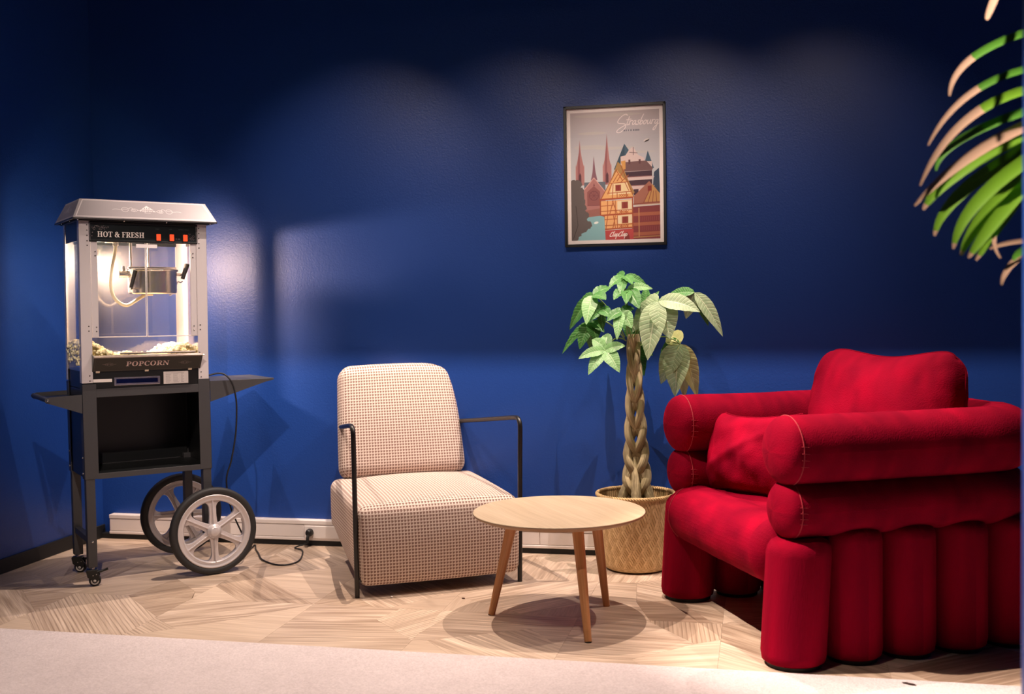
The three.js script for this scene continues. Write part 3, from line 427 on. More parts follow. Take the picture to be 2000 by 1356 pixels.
// ---------------------------------------------------------------- checked armchair
{
  const t = thing('armchair', 'low armchair in small brown and cream check with thin black tube arms', 'armchair', [1.951, 0, 1.03], 31.2 * Math.PI / 180);
  // puppytooth cloth, 15 mm repeat
  const cell = 0.0148;
  const cloth = canvasTex(256, 256, (g, w) => {
    g.fillStyle = '#ecdfd6'; g.fillRect(0, 0, w, w); const n = 4, s = w / n;
    for (let i = 0; i < n; i++) for (let j = 0; j < n; j++) {
      const x = i * s, y = j * s; g.fillStyle = '#93756c'; g.fillRect(x, y, s * 0.62, s * 0.60);
      g.fillStyle = '#d8c3b8'; g.fillRect(x + s * 0.62, y, s * 0.38, s * 0.10); g.fillRect(x, y + s * 0.60, s * 0.10, s * 0.40);
      g.fillStyle = '#a3867c'; g.beginPath(); g.moveTo(x + s * 0.62, y + s * 0.1); g.lineTo(x + s * 0.84, y + s * 0.30); g.lineTo(x + s * 0.62, y + s * 0.46); g.fill(); g.beginPath(); g.moveTo(x + s * 0.1, y + s * 0.6); g.lineTo(x + s * 0.30, y + s * 0.82); g.lineTo(x + s * 0.46, y + s * 0.6); g.fill();
      for (let k = 0; k < 10; k++) { g.fillStyle = k % 2 ? 'rgba(255,240,225,0.14)' : 'rgba(70,45,35,0.14)'; g.fillRect(x + rnd() * s, y + rnd() * s, 7, 3); }
    }
  }, true, 1 / (4 * cell), 1 / (4 * cell));
  const weave = dataTex(128, (u, v) => 0.5 + 0.25 * Math.sin(u * 6.283 * 32) * Math.cos(v * 6.283 * 32) + 0.3 * (vn(u, v, 64, 64) - 0.5), false, 1 / (4 * cell), 1 / (4 * cell));
  const fabric = phy({ map: cloth, color: lin(0.90, 0.88, 0.86), roughness: 0.95, sheen: 0.3, sheenRoughness: 0.6, sheenColor: lin(0.8, 0.7, 0.6), bumpMap: weave, bumpScale: 0.0008 });
  const tubeMat = phy({ color: lin(0.013, 0.012, 0.012), roughness: 0.36 });
  const W = 0.775, xc = 0.396, S = (v, a, b) => THREE.MathUtils.smoothstep(v, a, b);
  // seat block: front face slightly bowed, top crowned, underside rising to the back
  const seat = part('seat', softBox(W, 0.37, 0.80, 0.045, [44, 26, 44], (p) => {
    const zf = Math.min(1, Math.max(0, (p.z + 0.40) / 0.80)); // 0 back, 1 front
    const topness = S(p.y, 0.0, 0.18), nx = p.x / (W / 2);
    const crown = (1 - nx * nx) * (1 - Math.pow(2 * zf - 1, 4));
    p.y += topness * (0.030 * crown + 0.016 * (1 - zf));
    p.y += (1 - S(p.y, -0.185, 0.0)) * 0.17 * Math.pow(1 - zf, 1.3);
    p.z += S(zf, 0.7, 1) * (0.012 * (1 - Math.pow(p.y / 0.185, 2)) + 0.014 * (1 - nx * nx)) - S(zf, 0.7, 1) * 0.012 * S(p.y, 0.0, 0.19);
    p.x *= 1 - 0.012 * (1 - S(p.y, -0.18, 0.1)) + 0.008 * (1 - Math.pow(2 * zf - 1, 2));
  }), fabric, t);
  seat.position.set(xc, 0.228, -0.375);
  // piping where the top panel meets the front
  const pipe = []; for (let k = 0; k <= 20; k++) { const nx = -1 + k / 10; pipe.push([xc + nx * (W / 2 - 0.012), 0.389 + 0.012 * (1 - nx * nx) - 0.014 * Math.pow(Math.abs(nx), 10), 0.0 + 0.010 * (1 - nx * nx) - 0.03 * Math.pow(Math.abs(nx), 14)]); }
  part('piping', tube(pipe, 0.0032, 60, 8), fabric, t);
  // backrest: tapered slab leaning back
  const bw = 0.672, bh = 0.60, bd = 0.17;
  const back = part('backrest', softBox(bw, bh, bd, 0.068, [44, 40, 16], (p) => {
    const v = p.y / bh + 0.5, nx = p.x / (bw / 2);
    p.x *= 1.0 - 0.095 * v + 0.012 * Math.sin(v * Math.PI);
    const f = p.z > 0 ? 1 : 0; p.z += f * (0.020 * (1 - nx * nx) * Math.sin(Math.PI * Math.min(1, Math.max(0, v))));
    p.y += 0.010 * (1 - nx * nx) * S(v, 0.6, 1);
    p.z -= 0.03 * v * v;
  }), fabric, t);
  back.position.set(0.392, 0.71, -0.805); back.rotation.x = -0.235;
  part('backrest_seam', tube(Array.from({ length: 25 }, (_, k) => { const v = k / 24; return [-(bw / 2 - 0.004) * (1.0 - 0.095 * v + 0.012 * Math.sin(v * Math.PI)), (v - 0.5) * (bh - 0.12), 0.006 - 0.03 * v * v]; }), 0.003, 40, 8), fabric, back);
  // tube arms: front leg, bend, arm rest running to the back
  const arm = (s) => { const x0 = s < 0 ? 0.003 : 0.782, x1 = s < 0 ? 0.0 : 0.795, e = s < 0 ? 0.075 : 0.715; return tube([[x0, 0.001, 0], [x0 + (x1 - x0) * 0.4, 0.3, 0], [x0 + (x1 - x0) * 0.8, 0.6, 0], [x1, 0.72, 0], [x1, 0.752, -0.004], [x1, 0.772, -0.022], [x1 + s * -0.001, 0.776, -0.055], [x1 - s * 0.004, 0.768, -0.14], [(x1 * 0.6 + e * 0.4), 0.735, -0.42], [e, 0.695, -0.77]], 0.0112, 120, 14, 0.4); };
  part('arm_frame', arm(-1), tubeMat, t); part('arm_frame', arm(1), tubeMat, t);
  for (const x of [0.12, 0.67]) part('rear_leg', rod([x, 0.0, -0.80], [x, 0.34, -0.76], 0.012), tubeMat, t);
  part('under_frame', join([bx(0.03, 0.76, 0.052, 0.066, -0.16, -0.02, 0.002), bx(0.0, 0.784, 0.07, 0.085, -0.01, 0.008, 0.002)]), tubeMat, t);
}
// ---------------------------------------------------------------- round coffee table
{
  const t = thing('coffee_table', 'round pale oak coffee table on three splayed tapered legs', 'table', [2.912, 0, 1.163], 0);
  const grain = (c, k, seed) => { const a = valueNoise(256, seed); return dataTex(512, (u, v) => { const w = 0.02 * (a(u, v, 3, 4) - 0.5); const q = k * (0.5 * (a(u, v + w, 5, 180) - 0.5) + 0.4 * (a(u + 0.3, v + w, 3, 40) - 0.5) + 0.25 * (a(u, v, 2, 9) - 0.5)); return [c[0] + q, c[1] + q * 1.05, c[2] + q * 1.1]; }, true, 1 / 0.7, 1 / 0.7); };
  const topMat = phy({ map: grain([0.78, 0.695, 0.58], 0.10, 21), roughness: 0.45 });
  const legMat = phy({ map: grain([0.76, 0.54, 0.35], 0.22, 23), roughness: 0.45 });
  const R = 0.362, g = lathe([[0, 0.425], [R - 0.03, 0.425], [R - 0.006, 0.436], [R - 0.001, 0.4415], [R, 0.445], [R - 0.001, 0.4475], [R - 0.004, 0.449], [0, 0.449]], 128);
  { const p = g.attributes.position, uv = g.attributes.uv, a = 0.95, c = Math.cos(a), s = Math.sin(a); for (let i = 0; i < p.count; i++) uv.setXY(i, p.getX(i) * c + p.getZ(i) * s, -p.getX(i) * s + p.getZ(i) * c); }
  part('tabletop', g, topMat, t);
  const edgeMat = phy({ color: lin(0.34, 0.2, 0.11), roughness: 0.5 });
  part('edge_band', lathe([[R - 0.031, 0.4243], [R - 0.005, 0.4357], [R + 0.0004, 0.4415], [R + 0.0004, 0.4445]], 128), edgeMat, t, 'darker bevelled edge');
  for (const [tx, tz, fx, fz] of [[0.105, 0.165, 0.17, 0.335], [-0.19, 0.02, -0.292, 0.03], [0.135, -0.12, 0.17, -0.185]]) {
    const q = rod([fx, 0.001, fz], [tx, 0.427, tz], 0.0145, 0.0245, 24); const uv = q.attributes.uv; for (let i = 0; i < uv.count; i++) { const a = uv.getX(i), b = uv.getY(i); uv.setXY(i, b * 0.43 + tx, a * 0.12 + tz); }
    const leg = part('leg', q, legMat, t);
    part('foot_pad', new THREE.CylinderGeometry(0.0145, 0.0145, 0.004, 20).translate(fx, 0.0021, fz), blackSteel, leg);
  }
  part('mounting_plate', bx(-0.2, 0.18, 0.417, 0.426, -0.14, 0.18, 0.004), legMat, t);
}
// ---------------------------------------------------------------- red velvet armchair
const velvetMap = dataTex(512, (u, v) => { const q = fbm(u, v, 5) - 0.5, w = vn(u, v, 24, 8) - 0.5; const t = 0.34 * q + 0.10 * w; return [0.485 + 0.6 * t, 0.012 + 0.02 * t, 0.125 + 0.12 * t]; }, true, 1.4, 1.4);
const velvetBump = dataTex(256, (u, v) => 0.6 * vn(u, v, 128, 128) + 0.4 * vn2(u, v, 12, 12), false, 3, 3);
const velvet = phy({ map: velvetMap, roughness: 0.85, specularIntensity: 0.08, sheen: 0.5, sheenRoughness: 0.4, sheenColor: lin(0.7, 0.012, 0.04), bumpMap: velvetBump, bumpScale: 0.0012 });
const threadMat = std({ color: lin(0.36, 0.015, 0.03), roughness: 0.8 });
const metreUV = (g, su, sv) => { const uv = g.attributes.uv; for (let i = 0; i < uv.count; i++) uv.setXY(i, uv.getX(i) * su, uv.getY(i) * sv); return g; };
const SOFA = [3.878, 0, 1.748], SOFA_TURN = 27.0 * Math.PI / 180;
{
  const t = thing('velvet_armchair', 'big red velvet armchair built of fat padded rolls and columns', 'armchair', SOFA, SOFA_TURN);
  // U-shaped rolls: near arm, back, far arm in one padded tube
  const D = 1.075, N = 0.125, XB = 1.0, RC = 0.2;
  const path = (y, x0) => { const c = new THREE.CurvePath(); const q = (a, b) => c.add(new THREE.LineCurve3(V(...a), V(...b))); const arc = (a, m, b) => c.add(new THREE.QuadraticBezierCurve3(V(...a), V(...m), V(...b)));
    q([x0, y, -N], [XB - RC, y, -N]); arc([XB - RC, y, -N], [XB, y, -N], [XB, y, -N - RC]); q([XB, y, -N - RC], [XB, y, -D + RC]); arc([XB, y, -D + RC], [XB, y, -D], [XB - RC, y, -D]); q([XB - RC, y, -D], [x0, y, -D]); return c; };
  const fold = (g) => { const p = g.attributes.position; for (let i = 0; i < p.count; i++) { const x = p.getX(i), yy = p.getY(i), z = p.getZ(i); const n = noise.noise(x * 5, yy * 5, z * 5) * 0.0035 + noise.noise(x * 14, yy * 14, z * 14) * 0.0012; p.setXYZ(i, x + n, yy + n, z + n); } g.computeVertexNormals(); return g; };
  const dome = (r, depth) => lathe(Array.from({ length: 15 }, (_, k) => { const a = k / 14 * Math.PI / 2; return [r * Math.cos(a) + 1e-5, depth * Math.pow(Math.sin(a), 0.9)]; }), 48).rotateZ(Math.PI / 2);
  for (const [name, y, r, x0, dp] of [['upper_roll', 0.778, 0.126, 0.014, 0.072], ['lower_roll', 0.565, 0.106, 0.018, 0.064]]) {
    const g = metreUV(new THREE.TubeGeometry(path(y, x0), 150, r, 40, false), 3, 0.7);
    const roll = part(name, fold(g), velvet, t);
    for (const z of [-N, -D]) {
      part('end_cap', metreUV(dome(r, dp), 0.7, 0.15).translate(x0, y, z), velvet, roll);
      const ring = new THREE.TorusGeometry(r + 0.0005, 0.0022, 8, 72).rotateY(Math.PI / 2); part('seam', ring.translate(x0, y, z), threadMat, roll, 'stitched seam');
      const tucks = []; for (let k = 0; k < 4; k++) { const a = -0.35 + k * 0.19, zz = z + Math.cos(a) * (r + 0.0006), yy = y + Math.sin(a) * (r + 0.0006); tucks.push(rod([x0 - 0.008, yy, zz], [x0 + 0.022, yy - 0.003, zz], 0.0016, 0.0006, 6)); }
      part('tucks', join(tucks), threadMat, roll);
    }
  }
  // padded columns under the arms and the back
  const column = (r, h, lean) => { const g = lathe([[1e-5, 0.012], [r * 0.82, 0.012], [r * 0.95, 0.022], [r, 0.05], [r, h - r * 0.55], [r * 0.97, h - r * 0.34], [r * 0.86, h - r * 0.16], [r * 0.6, h - r * 0.04], [1e-5, h]], 40); const s = mergeVertices(g); const p = g.attributes.position; for (let i = 0; i < p.count; i++) { const k = p.getY(i) / h; p.setX(i, p.getX(i) + lean * k * k); } return fold(metreUV(g, r * 6, h)); };
  const glide = std({ color: lin(0.008, 0.008, 0.008), roughness: 0.7 });
  for (const z of [-N + 0.002, -D - 0.002]) for (let k = 0; k < 5; k++) {
    const r = k ? 0.108 : 0.117, x = k ? 0.035 + 0.222 * k + 0.015 : 0.035, c = part('column', column(r, k ? 0.50 : 0.47, k ? 0 : 0.03), velvet, t); c.position.set(x, 0, z);
    part('glide', new THREE.CylinderGeometry(r * 0.86, r * 0.84, 0.014, 32).translate(0, 0.0071, 0), glide, c);
  }
  for (let k = 0; k < 3; k++) { const c = part('column', column(0.108, 0.50, 0), velvet, t); c.position.set(1.0, 0, -0.36 - 0.225 * k); part('glide', new THREE.CylinderGeometry(0.093, 0.091, 0.014, 32).translate(0, 0.0071, 0), glide, c); }
  // seat: fat front roll running into a flat pad
  const front = join([metreUV(new THREE.CylinderGeometry(0.128, 0.128, 0.76, 48, 30, true), 0.9, 0.76).rotateX(Math.PI / 2).translate(0.045, 0.388, -0.625), metreUV(dome(0.128, 0.12), 0.9, 0.2).rotateY(-Math.PI / 2).translate(0.045, 0.388, -1.005), metreUV(dome(0.128, 0.10), 0.9, 0.2).rotateY(Math.PI / 2).translate(0.045, 0.388, -0.245)]);
  const fr = part('front_roll', fold(front), velvet, t);
  part('front_seam', new THREE.TorusGeometry(0.1285, 0.002, 8, 64).translate(0.045, 0.388, -1.005), threadMat, fr);
  part('seat', fold(softBox(0.93, 0.24, 0.80, 0.06, [40, 12, 36], (p) => { p.y += 0.014 * (1 - Math.pow(p.x / 0.465, 2)) * (p.y > 0 ? 1 : 0); })), velvet, t).position.set(0.50, 0.37, -0.585);
}
// pillow: two puffed faces with pinched corners, seam along the edge
function pillow(w, h, d, o = {}) {
  const n = 44, half = (s) => { const g = new THREE.PlaneGeometry(2, 2, n, n), p = g.attributes.position, uv = g.attributes.uv; for (let i = 0; i < p.count; i++) { let a = p.getX(i), b = p.getY(i); const e = Math.pow(Math.max(0, 1 - Math.pow(Math.abs(a), 2.6)), 0.55) * Math.pow(Math.max(0, 1 - Math.pow(Math.abs(b), 2.6)), 0.55); const cr = 1 - (o.round ?? 0) * Math.pow(Math.abs(a * b), 5), px = a * cr * (1 - (o.pinch ?? 0.05) * (1 - b * b)), py = b * cr * (1 - (o.pinch ?? 0.05) * (1 - a * a)); uv.setXY(i, a * w / 2, b * h / 2); p.setXYZ(i, px * w / 2, py * h / 2, s * d / 2 * e); } if (s < 0) { const ix = g.index.array; for (let i = 0; i < ix.length; i += 3) [ix[i], ix[i + 1]] = [ix[i + 1], ix[i]]; } return g; };
  const g = mergeGeometries([half(1), half(-1)]); g.deleteAttribute('normal'); const p = g.attributes.position, v = V();
  const f = o.shape ?? (() => {});
  for (let i = 0; i < p.count; i++) { v.fromBufferAttribute(p, i); f(v); p.setXYZ(i, v.x, v.y, v.z); }
  const seam = []; for (let k = 0; k <= 160; k++) { const q = k / 40, s = Math.floor(q) % 4, r = (q % 1) * 2 - 1; let a = [r, 1, -r, -1][s], b = [-1, r, 1, -r][s]; const pi = o.pinch ?? 0.05, cr = 1 - (o.round ?? 0) * Math.pow(Math.abs(a * b), 5); v.set(cr * a * (1 - pi * (1 - b * b)) * w / 2, cr * b * (1 - pi * (1 - a * a)) * h / 2, 0); f(v); seam.push([v.x, v.y, v.z]); }
  g.computeVertexNormals();
  return { body: g, seam: tube(seam, o.seam ?? 0.0035, 320, 8) };
}
{
  // big back cushion
  const w = 0.72, h = 0.62, c = pillow(w, h, 0.34, { pinch: 0.02, round: 0.17, shape: (p) => { const a = p.x / (w / 2), b = p.y / (h / 2); if (b > 0) p.y += (-0.026 * Math.cos(a * Math.PI * 0.9) * b * b); p.x *= 1 + 0.05 * (b < 0 ? -b : 0) - 0.02 * b; p.z += 0.012 * noise.noise(p.x * 7, p.y * 7, 1.3) + 0.010 * Math.max(0, Math.abs(a) - 0.7) * Math.sin(b * 24 + noise.noise(p.x * 9, p.y * 9, 4) * 4); } });
  const t = thing('back_cushion', 'large slumped red velvet cushion leaning against the back of the red armchair', 'cushion', [0, 0, 0]);
  part('cover', c.body, velvet, t); part('seam', c.seam, velvet, t);
  const o = new THREE.Matrix4().makeRotationY(SOFA_TURN).setPosition(...SOFA), m = new THREE.Matrix4().makeRotationFromEuler(new THREE.Euler(-0.20, -Math.PI / 2 + 0.42, 0, 'YXZ')).setPosition(0.70, 0.80, -0.585);
  o.multiply(m).decompose(t.position, t.quaternion, t.scale);
}
{
  // small square cushion on the seat
  const w = 0.50, h = 0.37, c = pillow(w, h, 0.17, { pinch: 0.06, shape: (p) => { const a = p.x / (w / 2), b = p.y / (h / 2); p.y += 0.055 * Math.pow(Math.max(0, -a), 4) * Math.max(0, b) - 0.02 * (1 - a * a) * b; p.z += 0.022 * noise.noise(p.x * 8 + 3, p.y * 8, 0.7) + 0.008 * noise.noise(p.x * 22, p.y * 14, 2.7) - 0.06 * a * a * 0.6 - 0.03 * Math.max(0, -b) * (1 - a * a) + 0.007 * Math.exp(-Math.pow((p.y - 0.55 * p.x - 0.02) / 0.022, 2)); } });
  const t = thing('throw_cushion', 'small rumpled red velvet cushion lying on the seat of the red armchair', 'cushion', [0, 0, 0]);
  part('cover', c.body, velvet, t); part('seam', c.seam, velvet, t);
  part('care_tag', bx(-0.262, -0.246, 0.035, 0.058, -0.04, -0.038, 0.0005), std({ color: lin(0.6, 0.58, 0.6), roughness: 0.8 }), t, 'tiny white care tag');
  part('bunched_corner', (() => { const g = new THREE.SphereGeometry(1, 36, 18), p = g.attributes.position; for (let i = 0; i < p.count; i++) { const x = p.getX(i), y = p.getY(i), z = p.getZ(i), n = 1 + 0.25 * noise.noise(x * 3, y * 3, z * 3) + 0.1 * Math.sin(x * 9 + z * 5); p.setXYZ(i, x * 0.085 * n, y * 0.026 * n, z * 0.05 * n); } g.computeVertexNormals(); return g.translate(-0.15, -h / 2 - 0.005, 0.01); })(), velvet, t, 'bunched up velvet under the cushion');
  const o = new THREE.Matrix4().makeRotationY(SOFA_TURN).setPosition(...SOFA), m = new THREE.Matrix4().makeRotationFromEuler(new THREE.Euler(-0.14, -Math.PI / 2 + 0.36, 0.03, 'YXZ')).setPosition(0.19, 0.668, -0.805);
  o.multiply(m).decompose(t.position, t.quaternion, t.scale);
}
// ---------------------------------------------------------------- wicker basket
const PLANT = [3.135, 0, 0.26];
{
  const t = thing('wicker_basket', 'round woven straw basket holding the braided money tree', 'basket', PLANT, 0);
  // herringbone weave: map and relief share one layout
  const N = 12, draw = (color) => (g, w) => {
    const s = w / N; g.fillStyle = color ? '#b08450' : '#000'; g.fillRect(0, 0, w, w);
    for (let j = -2; j < N + 2; j++) for (let i = -2; i < N + 2; i++) {
      const k = (((i + j) % 4) + 4) % 4, dir = k < 2; const x = i * s + s / 2, y = j * s + s / 2, h = ((i * 73 + j * 151) % 17 + 17) % 17 / 17;
      g.save(); g.translate(x, y); g.rotate((dir ? 1 : -1) * Math.PI / 4);
      if (color) g.fillStyle = 'rgb(' + [242 - 34 * h, 212 - 40 * h, 162 - 40 * h].map(Math.round).join(',') + ')'; else g.fillStyle = dir ? '#fff' : '#bbb';
      g.fillRect(-s * 1.15, -s * 0.30, s * 2.3, s * 0.60); g.restore();
    }
  };
  const rep = [7, 2.1];
  const mat = std({ map: canvasTex(512, 512, draw(true), true, ...rep), bumpMap: canvasTex(512, 512, draw(false), false, ...rep), bumpScale: 0.003, roughness: 0.75 });
  const H = 0.37;
  part('woven_wall', lathe([[0.001, 0.004], [0.145, 0.004], [0.158, 0.012], [0.165, 0.03], [0.176, 0.12], [0.186, 0.22], [0.193, H]], 96), mat, t);
  part('inner_wall', lathe([[0.188, H], [0.181, 0.22], [0.171, 0.12], [0.160, 0.03], [0.001, 0.012]], 96), mat, t);
  const braid = (ph) => { const q = []; for (let k = 0; k <= 260; k++) { const a = k / 260 * Math.PI * 2, b = a * 30 + ph; q.push([(0.191 + 0.0055 * Math.cos(b)) * Math.cos(a), H + 0.0055 * Math.sin(b), (0.191 + 0.0055 * Math.cos(b)) * Math.sin(a)]); } return tube(q, 0.0052, 520, 6); };
  const straw = std({ color: lin(0.62, 0.42, 0.2), roughness: 0.7 });
  part('braided_rim', join([braid(0), braid(2.1), braid(4.2)]), straw, t);
  const uprights = []; for (let k = 0; k < 90; k++) { const a = k / 90 * Math.PI * 2; uprights.push(rod([0.178 * Math.cos(a), 0.2, 0.178 * Math.sin(a)], [0.187 * Math.cos(a + 0.05), H, 0.187 * Math.sin(a + 0.05)], 0.003, 0.003, 5)); }
  const up = part('inner_straws', mergeGeometries(uprights), straw, t); up.userData.kind = 'stuff';
}
// ---------------------------------------------------------------- money tree
{
  const t = thing('money_tree', 'money tree with braided trunk and drooping green hand-shaped leaves', 'plant', PLANT, 0);
  const barkMap = dataTex(256, (u, v) => { const q = 0.5 * (fbm(u, v, 8) - 0.5) + 0.25 * (vn(u, v, 4, 90) - 0.5); return [0.67 + q * 0.75, 0.61 + q * 0.72, 0.47 + q * 0.6]; }, true, 1, 2);
  const bark = std({ map: barkMap, roughness: 0.85, bumpMap: dataTex(128, (u, v) => 0.6 * vn(u, v, 6, 60) + 0.4 * vn2(u, v, 32, 32), false, 1, 2), bumpScale: 0.002 });
  const greenBark = std({ map: barkMap, color: lin(0.75, 0.85, 0.5), roughness: 0.8 });
  // three plaited stems plus two shorter outer roots
  const y0 = 0.30, y1 = 1.16, turns = 3.6, strand = (ph, n) => { const q = []; for (let k = 0; k <= 70; k++) { const f = k / 70, a = ph + Math.pow(f, 0.86) * turns * Math.PI * 2 / 2, amp = 0.040 * Math.pow(1 - f, 1.3) + 0.0195; q.push(V(amp * Math.sin(a) + 0.012 * (1 - f) - 0.004, y0 + (y1 - y0) * f, 0.5 * amp * Math.sin(2 * a + n))); } return q; };
  const taper = (q, r0, r1, seg) => { const c = new THREE.CatmullRomCurve3(q), g = new THREE.TubeGeometry(c, seg, 1, 12, false), p = g.attributes.position; for (let i = 0; i <= seg; i++) { const o = c.getPointAt(i / seg), f = i / seg, r = r0 + (r1 - r0) * Math.pow(f, 0.8) ; const node = 1 + 0.06 * Math.pow(Math.max(0, Math.sin(f * 40)), 8); for (let j = 0; j <= 12; j++) { const k = i * 13 + j; p.setXYZ(k, o.x + (p.getX(k) - o.x) * r * node, o.y + (p.getY(k) - o.y) * r * node, o.z + (p.getZ(k) - o.z) * r * node); } } g.computeVertexNormals(); return g; };
  for (let s = 0; s < 4; s++) part('stem', taper(strand(s * Math.PI / 2 + 0.4, 0), 0.027, 0.0135, 140), s % 2 ? bark : bark, t);
  for (const [x, z, dx] of [[-0.075, 0.03, 0.055], [0.085, 0.03, -0.055], [0.01, 0.075, -0.01]]) part('root', taper([V(x, 0.27, z), V(x * 0.8, 0.36, z * 0.8), V(x + dx, 0.48, z * 0.35), V(x + dx * 1.35, 0.56, -0.005)], 0.033, 0.012, 40), bark, t);
  part('soil', lathe([[1e-4, 0.29], [0.10, 0.288], [0.176, 0.275], [0.176, 0.26]], 48), std({ color: lin(0.03, 0.02, 0.012), roughness: 1, bumpMap: paintBump, bumpScale: 0.02 }), t);
  // leaves
  const leafTex = (a, b, rib) => canvasTex(128, 256, (g, w, h) => { g.fillStyle = a; g.fillRect(0, 0, w, h); for (let k = 0; k < 260; k++) { g.fillStyle = b; g.globalAlpha = 0.10; g.beginPath(); g.arc(rnd() * w, rnd() * h, 4 + rnd() * 14, 0, 7); g.fill(); } g.globalAlpha = 0.55; g.strokeStyle = rib; g.lineWidth = 2; for (let k = 0; k < 12; k++) { const y = h - 14 - k * 20; for (const s of [-1, 1]) { g.beginPath(); g.moveTo(w / 2, y); g.quadraticCurveTo(w / 2 + s * w * 0.25, y - 10, w / 2 + s * w * 0.5, y - 26); g.stroke(); } } g.globalAlpha = 1; g.lineWidth = 5; g.beginPath(); g.moveTo(w / 2, 0); g.lineTo(w / 2, h); g.stroke(); });
  const ribs = canvasTex(128, 256, (g, w, h) => { g.fillStyle = '#888'; g.fillRect(0, 0, w, h); g.strokeStyle = '#222'; g.lineWidth = 5; for (let k = 0; k < 12; k++) { const y = h - 14 - k * 20; for (const s of [-1, 1]) { g.beginPath(); g.moveTo(w / 2, y); g.quadraticCurveTo(w / 2 + s * w * 0.25, y - 10, w / 2 + s * w * 0.5, y - 26); g.stroke(); } } g.fillStyle = '#fff'; g.fillRect(w / 2 - 4, 0, 8, h); }, false);
  const leafMat = (a, b, rib) => phy({ map: leafTex(a, b, rib), roughness: 0.42, specularIntensity: 0.6, side: THREE.DoubleSide, transmission: 0.3, thickness: 0, bumpMap: ribs, bumpScale: 0.0015 });
  const leafMats = [leafMat('#4d8a3f', '#2f6a34', '#86b070'), leafMat('#86b574', '#6ea263', '#bcd6a4'), leafMat('#a3b58f', '#84a078', '#d5dcb8'), leafMat('#cfd08f', '#a9b474', '#cccb92')];
  function leaflet(A, B, w, droop, face) {
    const d = B.clone().sub(A), len = d.length(), mid = A.clone().add(B).multiplyScalar(0.5).add(V(0, droop * len, 0)).add(face.clone().multiplyScalar(0.05 * len));
    const c = new THREE.QuadraticBezierCurve3(A, mid, B), nu = 14, nv = 8, pos = [], uv = [], idx = [];
    for (let i = 0; i <= nu; i++) {
      const f = i / nu, p = c.getPoint(f), tan = c.getTangent(f), side = new THREE.Vector3().crossVectors(tan, face).normalize(), up = new THREE.Vector3().crossVectors(side, tan).normalize();
      const wd = w * 0.5 * (Math.pow(Math.sin(Math.PI * Math.pow(f, 0.80)), 0.85) * (1 - 0.15 * f) + 0.012) * (f > 0.93 ? (1 - f) / 0.07 * 0.8 + 0.2 : 1);
      for (let j = 0; j <= nv; j++) { const s = j / nv * 2 - 1, q = p.clone().addScaledVector(side, s * wd).addScaledVector(up, (Math.abs(s) * 0.32 - 0.10 * s * s) * wd + 0.0022 * Math.sin(f * 34) * Math.abs(s)); pos.push(q.x, q.y, q.z); uv.push(j / nv, f); }
    }
    for (let i = 0; i < nu; i++) for (let j = 0; j < nv; j++) { const a = i * (nv + 1) + j, b = a + 1, e = a + nv + 1, h = e + 1; idx.push(a, b, e, b, h, e); }
    const g = new THREE.BufferGeometry(); g.setAttribute('position', new THREE.Float32BufferAttribute(pos, 3)); g.setAttribute('uv', new THREE.Float32BufferAttribute(uv, 2)); g.setIndex(idx); g.computeVertexNormals(); return g;
  }
